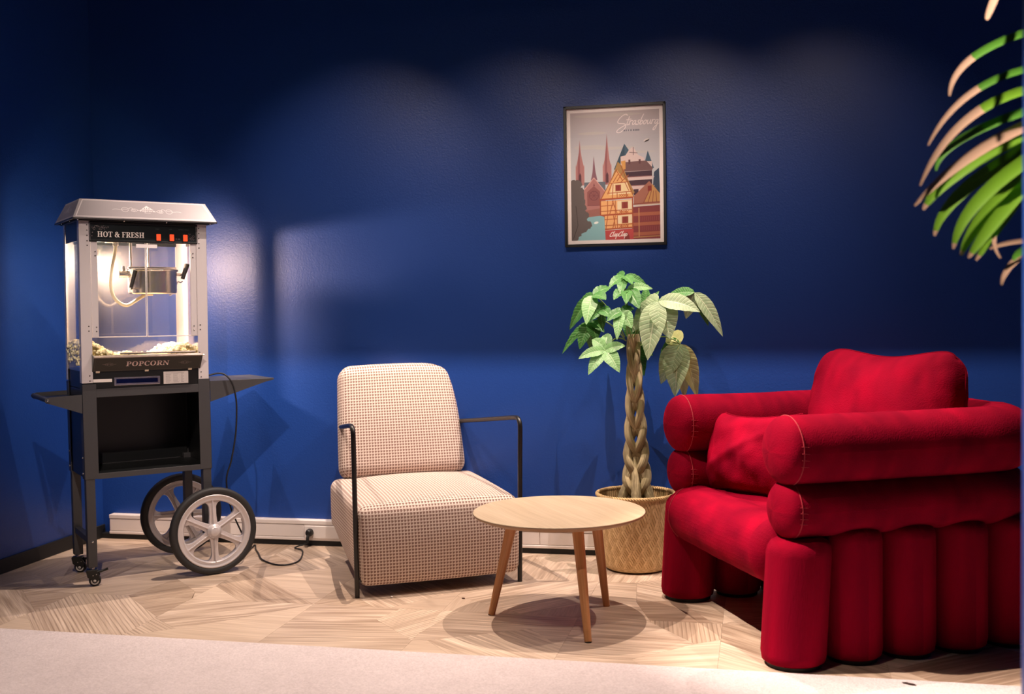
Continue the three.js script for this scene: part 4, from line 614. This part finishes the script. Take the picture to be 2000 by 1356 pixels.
  // [node, where its stalk leaves the trunk, [tip x, y, z, width, tone] ...], metres from the foot of the plant
  const LEAVES = [
    [[-0.042,1.446,0.02], [-0.035,1.153,-0.0], [[-0.11,1.387,0.1,0.055,0], [0.064,1.399,-0.02,0.05,0], [0.008,1.403,0.12,0.06,0], [-0.046,1.35,0.14,0.06,0], [-0.106,1.443,-0.1,0.05,0]]],
    [[-0.023,1.382,0.08], [-0.03,1.153,0.01], [[0.098,1.381,0.03,0.05,1], [0.045,1.286,0.16,0.085,0], [-0.078,1.33,0.16,0.07,0], [-0.014,1.309,0.2,0.06,0]]],
    [[-0.192,1.354,0.06], [-0.048,1.145,-0.0], [[-0.322,1.185,-0.0,0.075,0], [-0.214,1.212,0.15,0.085,1], [-0.117,1.331,0.14,0.07,0], [-0.113,1.394,-0.02,0.06,0], [-0.288,1.287,-0.06,0.06,0]]],
    [[-0.151,1.288,0.1], [-0.046,1.149,0.01], [[-0.088,1.245,0.17,0.06,0], [-0.203,1.227,0.14,0.06,0], [-0.163,1.323,0.1,0.05,0], [-0.141,1.181,0.1,0.05,0]]],
    [[-0.041,1.274,0.16], [-0.011,1.146,0.03], [[-0.054,1.14,0.24,0.06,1], [0.013,1.195,0.2,0.075,1], [-0.106,1.228,0.2,0.06,0], [0.014,1.288,0.1,0.05,0], [-0.088,1.28,0.12,0.035,1]]],
    [[0.134,1.321,0.14], [-0.0,1.145,0.02], [[0.087,1.042,0.21,0.14,2], [0.192,1.141,0.19,0.145,2], [0.003,1.172,0.1,0.115,2], [0.332,1.266,0.17,0.1,2], [0.052,1.314,0.03,0.07,2], [0.2,1.224,-0.02,0.08,0]]],
    [[0.299,1.36,0.03], [0.026,1.103,-0.0], [[0.431,1.145,0.02,0.075,2], [0.161,1.34,-0.0,0.06,0], [0.254,1.233,-0.0,0.08,2], [0.358,1.194,-0.08,0.06,0]]],
    [[-0.211,1.225,-0.0], [-0.049,1.136,-0.02], [[-0.365,1.063,-0.02,0.05,0], [-0.268,1.088,0.03,0.085,0], [-0.18,1.127,0.05,0.08,0], [-0.226,1.08,-0.05,0.07,0], [-0.138,1.172,0.06,0.05,0]]],
    [[-0.116,1.089,0.2], [-0.036,1.129,0.03], [[-0.239,1.052,0.25,0.06,1], [-0.189,0.976,0.27,0.07,1], [-0.04,0.988,0.27,0.08,1], [-0.017,1.111,0.22,0.06,1], [-0.188,1.141,0.14,0.065,1], [-0.115,1.17,0.12,0.07,1]]],
    [[0.232,1.114,0.1], [0.036,1.104,0.02], [[0.209,0.864,0.15,0.14,2], [0.14,0.922,0.12,0.12,2], [0.308,0.852,0.05,0.1,3], [0.245,0.846,0.02,0.1,3], [0.125,1.038,0.02,0.1,0], [0.166,1.156,0.02,0.1,3], [0.118,0.953,-0.04,0.09,3]]],
    [[0.003,1.109,-0.06], [0.008,1.087,-0.01], [[0.043,0.949,-0.04,0.07,0], [-0.025,1.225,-0.1,0.07,0], [0.083,1.05,-0.08,0.07,0], [-0.064,1.251,-0.08,0.07,0]]],
    [[0.055,1.25,-0.05], [0.009,1.128,-0.01], [[0.121,1.372,-0.06,0.04,0], [0.054,1.398,-0.08,0.06,0], [0.166,1.165,-0.08,0.07,0], [0.013,1.227,0.02,0.07,0]]],
  ];
  const stalk = std({ color: lin(0.16, 0.26, 0.08), roughness: 0.5 });
  for (const [c, r, tips] of LEAVES) {
    const C = V(...c), R = V(...r), m = C.clone().lerp(R, 0.45).add(V(0, 0.06 + 0.1 * Math.abs(C.x - R.x), 0.02));
    const leaf = part('leaf', new THREE.TubeGeometry(new THREE.QuadraticBezierCurve3(R, m, C), 24, 0.0032, 7, false), stalk, t);
    for (const [x, y, z, w, tone] of tips) { const B = V(x, y, z), len = B.distanceTo(C); part('leaflet', leaflet(C, B, w, 0.10 + 0.05 * rnd(), V(rr(-0.25, 0.25) + (x - c[0]) * 0.6, 0.55, 0.85).normalize()), leafMats[tone], leaf); }
  }
}
// ---------------------------------------------------------------- palm leaning into the view from the right
{
  const base = [4.86, 0, 2.62];
  const t = thing('potted_palm', 'tall palm with narrow arching green leaflets and dry brown tips at the right edge', 'plant', base, 0);
  part('pot', lathe([[1e-4, 0.002], [0.15, 0.002], [0.16, 0.02], [0.19, 0.30], [0.2, 0.34], [0.185, 0.34], [0.175, 0.30], [1e-4, 0.29]], 48), std({ color: lin(0.05, 0.05, 0.055), roughness: 0.6 }), t);
  const green = phy({ color: lin(0.075, 0.24, 0.022), roughness: 0.38, side: THREE.DoubleSide, transmission: 0.35, thickness: 0 }), lime = phy({ color: lin(0.15, 0.34, 0.018), roughness: 0.38, side: THREE.DoubleSide, transmission: 0.35, thickness: 0 }), dry = std({ color: lin(0.30, 0.19, 0.125), roughness: 0.8, side: THREE.DoubleSide }), caneMat = std({ color: lin(0.10, 0.16, 0.05), roughness: 0.6 });
  const cane = (b) => part('cane', tube(b, 0.011, 50, 10), caneMat, t);
  cane([[0, 0.29, 0], [-0.02, 0.8, 0.02], [-0.08, 1.3, 0.05], [-0.22, 1.72, 0.11], [-0.34, 1.98, 0.16], [-0.40, 2.2, 0.16]]); cane([[0.03, 0.29, 0.03], [0.06, 0.9, 0.04], [0.12, 1.6, 0.02], [0.3, 2.1, -0.1]]); cane([[0.02, 0.29, -0.04], [0.04, 0.8, -0.08], [-0.02, 1.2, -0.04], [-0.2, 1.45, 0.1], [-0.34, 1.50, 0.17]]);
  function blade(q, w, f0, f1) {
    const c = new THREE.QuadraticBezierCurve3(...q), n = 22, pos = [], uv = [], idx = [];
    for (let i = 0; i <= n; i++) { const s = i / n, f = f0 + (f1 - f0) * s, p = c.getPoint(f), tan = c.getTangent(f), side = new THREE.Vector3().crossVectors(tan, V(0.2, 0.25, 1)).normalize(), up = new THREE.Vector3().crossVectors(side, tan); const wd = w / 2 * Math.pow(Math.max(0, 1 - Math.pow(Math.max(0, f - 0.25) / 0.76, 2.2)), 0.8) + 0.0018;
      for (const k of [-1, 0, 1]) { const v = p.clone().addScaledVector(side, k * wd).addScaledVector(up, Math.abs(k) * 0.25 * wd); pos.push(v.x, v.y, v.z); uv.push(k * 0.5 + 0.5, f); } }
    for (let i = 0; i < n; i++) for (let j = 0; j < 2; j++) { const a = i * 3 + j; idx.push(a, a + 1, a + 3, a + 1, a + 4, a + 3); }
    const g = new THREE.BufferGeometry(); g.setAttribute('position', new THREE.Float32BufferAttribute(pos, 3)); g.setAttribute('uv', new THREE.Float32BufferAttribute(uv, 2)); g.setIndex(idx); g.computeVertexNormals(); return g;
  }
  // [root, bend, tip (world metres), width, tone, share of the blade that is still green]
  const BLADES = [
    [[4.369,1.957,2.78],[4.249,1.904,2.84],[4.187,1.799,2.88],0.018,1,0.55],
    [[4.365,1.863,2.8],[4.251,1.822,2.86],[4.136,1.682,2.9],0.016,1,0.5],
    [[4.361,1.807,2.82],[4.237,1.76,2.88],[4.115,1.585,2.92],0.022,1,0.45],
    [[4.368,1.768,2.79],[4.223,1.708,2.85],[4.155,1.622,2.89],0.018,0,1],
    [[4.363,1.728,2.81],[4.249,1.668,2.87],[4.104,1.539,2.91],0.024,2,0],
    [[4.37,1.716,2.78],[4.235,1.646,2.84],[4.127,1.531,2.88],0.04,0,0.95],
    [[4.366,1.671,2.8],[4.226,1.586,2.86],[4.15,1.467,2.9],0.03,0,0.95],
    [[4.361,1.64,2.82],[4.252,1.557,2.88],[4.189,1.434,2.92],0.03,0,0.95],
    [[4.368,1.614,2.79],[4.277,1.528,2.85],[4.211,1.419,2.89],0.034,0,0.95],
    [[4.364,1.586,2.81],[4.293,1.505,2.87],[4.224,1.412,2.91],0.03,0,0.93],
    [[4.37,1.578,2.78],[4.309,1.496,2.84],[4.246,1.407,2.88],0.022,0,0.92],
    [[4.366,1.566,2.8],[4.295,1.5,2.86],[4.297,1.41,2.9],0.012,1,0.7],
    [[4.326,2.109,2.82],[4.285,2.018,2.88],[4.262,1.963,2.92],0.016,2,0],
    [[4.388,1.46,2.79],[4.336,1.45,2.85],[4.275,1.433,2.89],0.01,1,0.3],
    [[4.384,1.443,2.81],[4.346,1.426,2.87],[4.324,1.403,2.91],0.014,0,1],
    [[4.39,1.439,2.78],[4.338,1.406,2.84],[4.303,1.347,2.88],0.014,2,0],
  ];
  for (const [a, b, c, w, tone, live] of BLADES) {
    const A = V(...a).sub(V(...base)), B = V(...b).sub(V(...base)), C = V(...c).sub(V(...base)); const out = A.clone().sub(B).normalize().multiplyScalar(0.11); const A2 = A.clone().add(out).add(V(0, -0.012, 0));
    const mid = B.clone().multiplyScalar(2).sub(A2.clone().add(C).multiplyScalar(0.5)).lerp(B, 0.25);
    const q = [A2, mid, C];
    if (tone === 2) { part('dry_leaflet', blade(q, w, 0, 1), dry, t, 'dry brown leaflet'); continue; }
    const l = part('leaflet', blade(q, w * (live < 0.8 ? 0.85 : 1), 0, live), w > 0.02 ? lime : green, t);
    if (live < 1) part('dry_tip', blade(q, w * (live < 0.8 ? 0.85 : 1), live - 0.004, 1), dry, l, 'dry brown leaflet tip');
  }
  // further fronds above and behind, outside the picture
  for (let k = 0; k < 26; k++) { const side = k % 2 ? 1 : -1, f = (k >> 1) / 12, A = V(0.12 + 0.18 * f, 1.6 + 0.5 * f, 0.02 - 0.12 * f), C = A.clone().add(V(0.12 + 0.2 * (1 - f), -0.05 - 0.2 * f, side * 0.34)); part('leaflet', blade([A, A.clone().lerp(C, 0.5).add(V(0, 0.09, 0)), C], 0.026, 0, 1), green, t); }
}
// ---------------------------------------------------------------- framed poster
{
  const poster = canvasTex(1000, 1400, (g, w, h) => {
    const poly = (c, ...p) => { g.fillStyle = c; g.beginPath(); for (let i = 0; i < p.length; i += 2) g.lineTo(p[i], p[i + 1]); g.closePath(); g.fill(); };
    const line = (c, lw, ...p) => { g.strokeStyle = c; g.lineWidth = lw; g.lineJoin = 'round'; g.beginPath(); for (let i = 0; i < p.length; i += 2) g.lineTo(p[i], p[i + 1]); g.stroke(); };
    g.fillStyle = '#f8efed'; g.fillRect(0, 0, w, h);
    const L = 42, R = 958, TT = 44, BB = 1358; g.save(); g.beginPath(); g.rect(L, TT, R - L, BB - TT); g.clip();
    const sky = g.createLinearGradient(0, TT, 0, 820); sky.addColorStop(0, '#c2b6b8'); sky.addColorStop(0.35, '#bcbac0'); sky.addColorStop(1, '#cdd2d7'); g.fillStyle = sky; g.fillRect(0, 0, w, h);
    g.fillStyle = 'rgba(205,200,190,0.5)'; for (const [x, y, a, b] of [[80, 400, 330, 22], [300, 420, 420, 14], [120, 260, 300, 16], [520, 470, 400, 12], [80, 80, 700, 20]]) { g.beginPath(); g.ellipse(x + a / 2, y, a / 2, b, 0, 0, 7); g.fill(); }
    // church
    const spire = (x, top, b, half) => { poly('#b4817f', x - 9, top + 120, x, top, x + 9, top + 120, x + half * 0.55, b - 260, x + half, b - 180, x + half, b, x - half, b, x - half, b - 180, x - half * 0.55, b - 260); poly('#9c6468', x - 9, top + 130, x, top + 10, x, b, x - half * 0.6, b, x - half * 0.5, b - 250); poly('#5d3f48', x - 13, b - 20, x - 13, b - 100, x, b - 130, x + 13, b - 100, x + 13, b - 20); line('#c99a94', 4, x - half, b, x - half, b - 210); line('#c99a94', 4, x + half, b, x + half, b - 210); };
    spire(138, 320, 790, 44); spire(420, 268, 790, 44);
    poly('#8d6672', 282, 490, 268, 660, 250, 740, 318, 740, 300, 660); poly('#6a7480', 180, 760, 400, 760, 400, 880, 180, 880);
    poly('#b5807c', 150, 1060, 150, 860, 282, 710, 400, 860, 400, 1060); line('#d7aaa2', 9, 160, 860, 282, 716, 396, 860); poly('#96605f', 210, 1000, 210, 860, 280, 800, 345, 860, 345, 1000);
    g.strokeStyle = '#7d4b50'; g.lineWidth = 7; g.beginPath(); g.arc(280, 900, 46, 0, 7); g.stroke(); for (let k = 0; k < 8; k++) line('#7d4b50', 4, 280, 900, 280 + 46 * Math.cos(k * 0.785), 900 + 46 * Math.sin(k * 0.785)); poly('#7d4b50', 274, 800, 282, 770, 292, 800); line('#7d4b50', 5, 210, 1000, 345, 1000);
    poly('#a16e66', 130, 1060, 420, 1020, 420, 1140, 130, 1140);
    // dark roofs behind
    poly('#4b6577', 490, 640, 600, 380, 660, 470, 700, 640); poly('#3f5566', 490, 640, 600, 380, 606, 640); poly('#4b6577', 800, 600, 838, 460, 900, 640, 800, 640); poly('#3d4d62', 880, 900, 900, 680, 950, 640, 960, 900);
    // tall white house
    poly('#dcc9c6', 560, 570, 560, 510, 610, 500, 650, 440, 690, 415, 740, 500, 800, 530, 800, 590); line('#7a6466', 7, 690, 418, 690, 500); line('#7a6466', 6, 650, 470, 735, 480); poly('#dcc9c6', 560, 560, 880, 570, 880, 900, 560, 900);
    poly('#7c5f60', 575, 570, 820, 560, 890, 640, 880, 660, 575, 665); poly('#69494f', 640, 545, 660, 545, 660, 590, 640, 590); poly('#69494f', 745, 545, 765, 545, 765, 590, 745, 590);
    for (const y of [670, 760]) { poly('#4d3844', 575, y, 880, y - 8, 880, y + 44, 575, y + 50); for (let x = 590; x < 880; x += 24) line('#d9c4c2', 5, x, y + 52, x + 12, y + 74, x + 24, y + 52); line('#8c4e4c', 6, 575, y + 54, 880, y + 48); }
    for (let k = 0; k < 3; k++) line('#d9b9b6', 12, 600, 850 + k * 22, 800, 846 + k * 22); poly('#4d3844', 690, 850, 740, 848, 740, 910, 690, 910);
    // right house
    poly('#a8705f', 690, 920, 850, 770, 958, 900, 958, 1000, 690, 1010); poly('#c4945f', 800, 980, 880, 800, 958, 900, 958, 980); for (let k = 0; k < 4; k++) line('#8a4a3c', 6, 790 + k * 45, 990, 850 + k * 22, 870); line('#8a4a3c', 8, 680, 1000, 958, 985); poly('#8a3a36', 835, 820, 875, 815, 875, 868, 835, 872); line('#e0c091', 6, 700, 1020, 958, 1004);
    poly('#8a4446', 670, 1030, 958, 1015, 958, 1358, 670, 1358); for (const y of [1090, 1190, 1290]) { poly('#b06a52', 670, y, 958, y - 8, 958, y + 26, 670, y + 34); for (let k = 0; k < 10; k++) line('#a2555a', 4, 760 + k * 20, y + 40, 760 + k * 20, y + 80); } line('#c99a6c', 10, 742, 1040, 742, 1340); line('#b8895a', 12, 670, 1340, 958, 1330);
    // half-timbered house in front
    poly('#b08a56', 500, 640, 530, 560, 580, 610, 640, 760, 700, 880, 670, 920, 420, 900, 440, 790); poly('#d9a35f', 560, 560, 610, 550, 610, 640, 585, 640); poly('#e9b678', 352, 940, 440, 770, 520, 640, 560, 700, 640, 790, 690, 920);
    poly('#f0dcae', 440, 900, 470, 780, 620, 770, 660, 890); poly('#efb97e', 345, 960, 680, 950, 680, 1090, 345, 1110); poly('#efb97e', 380, 1110, 680, 1095, 680, 1240, 380, 1260);
    poly('#f0e2c0', 520, 965, 672, 958, 672, 1060, 520, 1066); poly('#f0e2c0', 520, 1112, 672, 1104, 672, 1190, 520, 1196);
    line('#b05a3e', 18, 338, 944, 686, 930); line('#b05a3e', 16, 340, 1106, 684, 1092); line('#a5563c', 12, 346, 950, 346, 1100); line('#a5563c', 12, 678, 940, 678, 1240); line('#b05a3e', 14, 376, 1250, 684, 1236); line('#a5563c', 10, 384, 1110, 384, 1250);
    const beam = '#b4643f'; for (const [x0, y0, x1, y1] of [[352, 1010, 480, 1004], [352, 1064, 680, 1052], [420, 955, 420, 1100], [480, 955, 440, 1100], [470, 955, 520, 1098], [500, 955, 500, 1100], [386, 1150, 520, 1144], [386, 1212, 680, 1200], [420, 1110, 400, 1250], [480, 1110, 500, 1250], [500, 1110, 470, 1250], [520, 1110, 520, 1250], [420, 890, 470, 780], [430, 880, 672, 868], [470, 930, 480, 790], [520, 930, 520, 880], [620, 930, 615, 875], [640, 860, 600, 770], [450, 780, 640, 770], [520, 760, 600, 640], [580, 760, 510, 640], [560, 770, 640, 700], [480, 770, 530, 690], [560, 1060, 560, 1092], [610, 1058, 610, 1090], [560, 1206, 560, 1240], [620, 1204, 620, 1238]]) line(beam, 8, x0, y0, x1, y1);
    for (const y of [905, 1076, 1222]) for (let k = 0; k < 4; k++) { line(beam, 5, 540 + k * 24, y - 14, 564 + k * 24, y + 14); line(beam, 5, 564 + k * 24, y - 14, 540 + k * 24, y + 14); }
    for (const [x, y, s] of [[505, 800, 54], [568, 975, 60], [570, 1125, 60]]) { poly('#d9b58a', x - 6, y - 6, x + s + 4, y - 8, x + s + 4, y + s + 10, x - 6, y + s + 12); poly('#93403a', x, y, x + s, y - 2, x + s, y + s + 4, x, y + s + 6); line('#6f2b2a', 3, x + s / 2, y, x + s / 2, y + s); }
    line('#9a5a35', 7, 352, 940, 520, 640); line('#9a5a35', 7, 690, 925, 560, 600);
    poly('#c25252', 390, 1262, 684, 1248, 684, 1358, 396, 1358); poly('#8d3d3c', 590, 1358, 590, 1300, 620, 1280, 640, 1320, 646, 1358);
    // river, swan and tree
    poly('#8fbfc6', 200, 1120, 345, 1108, 385, 1120, 396, 1358, 42, 1358, 42, 1200); g.fillStyle = '#eef2ee'; g.beginPath(); g.ellipse(300, 1178, 24, 12, -0.2, 0, 7); g.fill();
    g.fillStyle = '#6b6362'; for (const [x, y, r] of [[70, 800, 70], [110, 780, 46], [140, 850, 40], [90, 900, 90], [140, 960, 54], [160, 1020, 44], [100, 1040, 90], [190, 1100, 40], [130, 1140, 80], [210, 1200, 46], [150, 1230, 60], [90, 1260, 70], [70, 1330, 44], [60, 1160, 60]]) { g.beginPath(); for (let k = 0; k < 26; k++) { const a = k / 26 * 6.283, q = r * (0.86 + 0.22 * rnd()); g.lineTo(x + q * Math.cos(a), y + q * Math.sin(a)); } g.fill(); }
    line('#3e3836', 5, 60, 1340, 110, 1200, 90, 1000); 
    // airship and bird-like mark
    g.fillStyle = '#dcd6d2'; g.beginPath(); g.ellipse(826, 352, 30, 12, -0.25, 0, 7); g.fill(); poly('#3b3230', 800, 376, 820, 356, 858, 342, 846, 362);
    // handwritten title
    g.strokeStyle = '#f2e7e6'; g.lineCap = 'round'; g.lineJoin = 'round'; g.lineWidth = 9;
    const pen = (x, y, s, d) => { g.save(); g.translate(x, y); g.transform(1, 0, -0.22, 1, 0, 0); g.scale(s, s); g.lineWidth = 8.5 / s; g.beginPath(); let i = 0; const n = d.split(' '); while (i < n.length) { const k = n[i++]; const v = (m) => { const a = n.slice(i, i + m).map(Number); i += m; return a; }; if (k === 'M') g.moveTo(...v(2)); else if (k === 'L') g.lineTo(...v(2)); else if (k === 'Q') g.quadraticCurveTo(...v(4)); else if (k === 'C') g.bezierCurveTo(...v(6)); } g.stroke(); g.restore(); };
    const glyph = { S: ['M 78 -92 C 60 -128 -8 -60 -2 -30 C 4 -4 88 -30 84 14 C 80 58 26 84 10 66 C -4 46 44 20 74 4', 88], t: ['M 14 -78 L 4 -8 C 4 6 16 4 24 -8 M -8 -48 L 34 -54', 24], r: ['M 4 -40 L 4 0 M 5 -22 C 10 -40 20 -44 30 -36', 30], a: ['M 30 -36 C 8 -46 -4 -8 8 0 C 18 4 28 -14 31 -36 L 30 -8 C 30 4 40 2 44 -6', 42], s: ['M 26 -40 C 8 -44 6 -26 18 -20 C 30 -14 22 4 0 0', 30], b: ['M 22 -96 C 6 -60 2 -20 4 0 C 18 4 34 -12 26 -32 C 20 -40 10 -30 5 -16', 34], o: ['M 22 -38 C 2 -40 -4 0 12 0 C 28 0 34 -36 20 -38 C 26 -28 34 -28 40 -32', 36], u: ['M 4 -38 C 2 -10 4 2 14 0 C 24 -2 28 -20 30 -38 L 30 -8 C 32 2 38 2 44 -8', 42], g: ['M 30 -36 C 8 -46 -4 -6 8 0 C 18 4 28 -14 31 -36 C 30 10 24 56 6 60 C -12 60 4 24 44 -2', 44], C: ['M 46 -64 C 30 -84 -6 -30 2 -4 C 8 10 34 4 46 -12', 44], l: ['M 20 -78 C 6 -40 0 -4 8 0 C 14 2 20 -4 24 -10', 22], p: ['M 4 -38 L -4 40 M 3 -26 C 14 -46 36 -36 28 -12 C 22 4 8 2 2 -8', 36] };
    const write = (txt, x, y, s) => { for (const c of txt) { pen(x, y, s, glyph[c][0]); x += glyph[c][1] * s; } };
    write('Strasbourg', 530, 190, 1.06);
    g.fillStyle = '#6c6f7c'; for (const [x, ww] of [[594, 14], [616, 10], [640, 8], [664, 12], [690, 12], [708, 10], [724, 14], [744, 10]]) g.fillRect(x, 238, ww, 16);
    g.strokeStyle = '#f4e9e4'; write('ClapClap', 440, 1322, 0.62);
    g.restore();
  });
  const t = thing('framed_poster', 'framed travel poster of half-timbered houses hanging on the blue wall', 'picture', [2.756 + 0.2625, 1.609 + 0.3625, 0.004], 0);
  const w = 0.525, h = 0.725, e = 0.014, black = phy({ color: lin(0.01, 0.011, 0.013), roughness: 0.4 });
  part('frame', join([bx(-w / 2, w / 2, h / 2 - e, h / 2, 0, 0.026, 0.0015), bx(-w / 2, w / 2, -h / 2, -h / 2 + e, 0, 0.026, 0.0015), bx(-w / 2, -w / 2 + e, -h / 2, h / 2, 0, 0.026, 0.0015), bx(w / 2 - e, w / 2, -h / 2, h / 2, 0, 0.026, 0.0015)]), black, t);
  part('backing_board', bx(-w / 2 + 0.004, w / 2 - 0.004, -h / 2 + 0.004, h / 2 - 0.004, 0.001, 0.006, 0.001), black, t);
  const pw = w - 2 * e + 0.004, ph = h - 2 * e + 0.004;
  part('print', plateUV(bx(-pw / 2, pw / 2, -ph / 2, ph / 2, 0.0085, 0.010, 0.0003), -pw / 2, pw / 2, -ph / 2, ph / 2), std({ map: poster, roughness: 0.8 }), t, 'printed city poster with white border');
  part('glass_pane', bx(-pw / 2, pw / 2, -ph / 2, ph / 2, 0.014, 0.0155, 0.0003), glassMat, t);
}
// ---------------------------------------------------------------- spotlights under the ceiling
{
  const shell = std({ color: lin(0.02, 0.02, 0.022), roughness: 0.5 });
  const canGeo = lathe([[0, 0.08], [0.03, 0.08], [0.034, 0.074], [0.034, -0.004], [0.031, -0.004], [0.031, 0.0], [0, 0.0]], 32);
  const faceGeo = lathe([[0, -0.0005], [0.0305, -0.0005], [0.0305, 0.0015], [0, 0.0015]], 32);
  for (const l of LAMPS) {
    const group = ['ceiling spotlights above the table', 'ceiling spotlights turned to the wall', 'ceiling spotlights over the carpet', null, null, null, null, null][l.row];
    const label = l.label ?? ['small black ceiling spotlight above the wood floor', 'small black ceiling spotlight turned towards the blue wall', 'small black ceiling spotlight over the beige carpet', 'single black ceiling spotlight turned towards the palm', 'single black ceiling spotlight turned towards the red armchair', 'single black ceiling spotlight turned towards the partition wall', 'single black ceiling spotlight turned towards the popcorn machine', 'single small black ceiling spotlight turned towards the framed poster'][l.row];
    const t = thing('ceiling_spotlight', label, 'spotlight', l.at, 0, group);
    const d = V(...l.to).sub(V(...l.at)).normalize(), q = new THREE.Quaternion().setFromUnitVectors(V(0, -1, 0), d);
    const can = part('lamp_housing', canGeo.clone().translate(0, 0.006, 0).applyQuaternion(q), shell, t);
    part('ceiling_stem', rod([0, 0.06, 0], [0, CEILING - l.at[1], 0], 0.006), shell, t);
    part('lamp_glass', faceGeo.clone().translate(0, 0.006, 0).applyQuaternion(q), std({ color: 0x222222, emissive: WARM, emissiveIntensity: 6 }), t, 'glowing lamp face');
    const s = new THREE.SpotLight(WARM, l.power, 0, l.angle, l.penumbra, 2); s.castShadow = true; s.shadow.radius = l.soft; s.shadow.mapSize.set(1024, 1024);
    s.position.set(...l.at).addScaledVector(d, 0.004); s.target.position.set(...l.to); scene.add(s); scene.add(s.target); s.target.updateMatrixWorld(); s.name = 'spot_beam';
  }
}
// ---------------------------------------------------------------- crumbs on the floor
{
  const lump = (sx, sy, sz, k) => { const g = new THREE.IcosahedronGeometry(1, 2), p = g.attributes.position; for (let i = 0; i < p.count; i++) { const n = 1 + 0.3 * noise.noise(p.getX(i) * 2 + k, p.getY(i) * 2, p.getZ(i) * 2); p.setXYZ(i, p.getX(i) * sx * n, p.getY(i) * sy * n, p.getZ(i) * sz * n); } g.computeVertexNormals(); return g; };
  const put = (name, label, category, g, mat, x, y, z) => { const m = new THREE.Mesh(g, mat); m.name = name; m.castShadow = m.receiveShadow = true; m.position.set(x, y, z); scene.add(m); tag(m, label, category); };
  put('crumb', 'tiny white crumb on the floor under the checked armchair', 'crumb', lump(0.006, 0.004, 0.005, 1), std({ color: lin(0.8, 0.76, 0.7), roughness: 0.8 }), 2.109, 0.004, 1.004);
  put('crumb', 'tiny brown crumb on the wood floor between armchair and table', 'crumb', lump(0.008, 0.003, 0.004, 4), std({ color: lin(0.12, 0.06, 0.035), roughness: 0.8 }), 2.435, 0.003, 0.968);
  put('wood_splinter', 'small dark splinter lying at the edge of the carpet near the red armchair', 'splinter', lump(0.024, 0.003, 0.005, 7).rotateY(-0.45), std({ color: lin(0.04, 0.02, 0.015), roughness: 0.8 }), 4.227, 0.011, 1.80);
}
renderer.render(scene, camera);
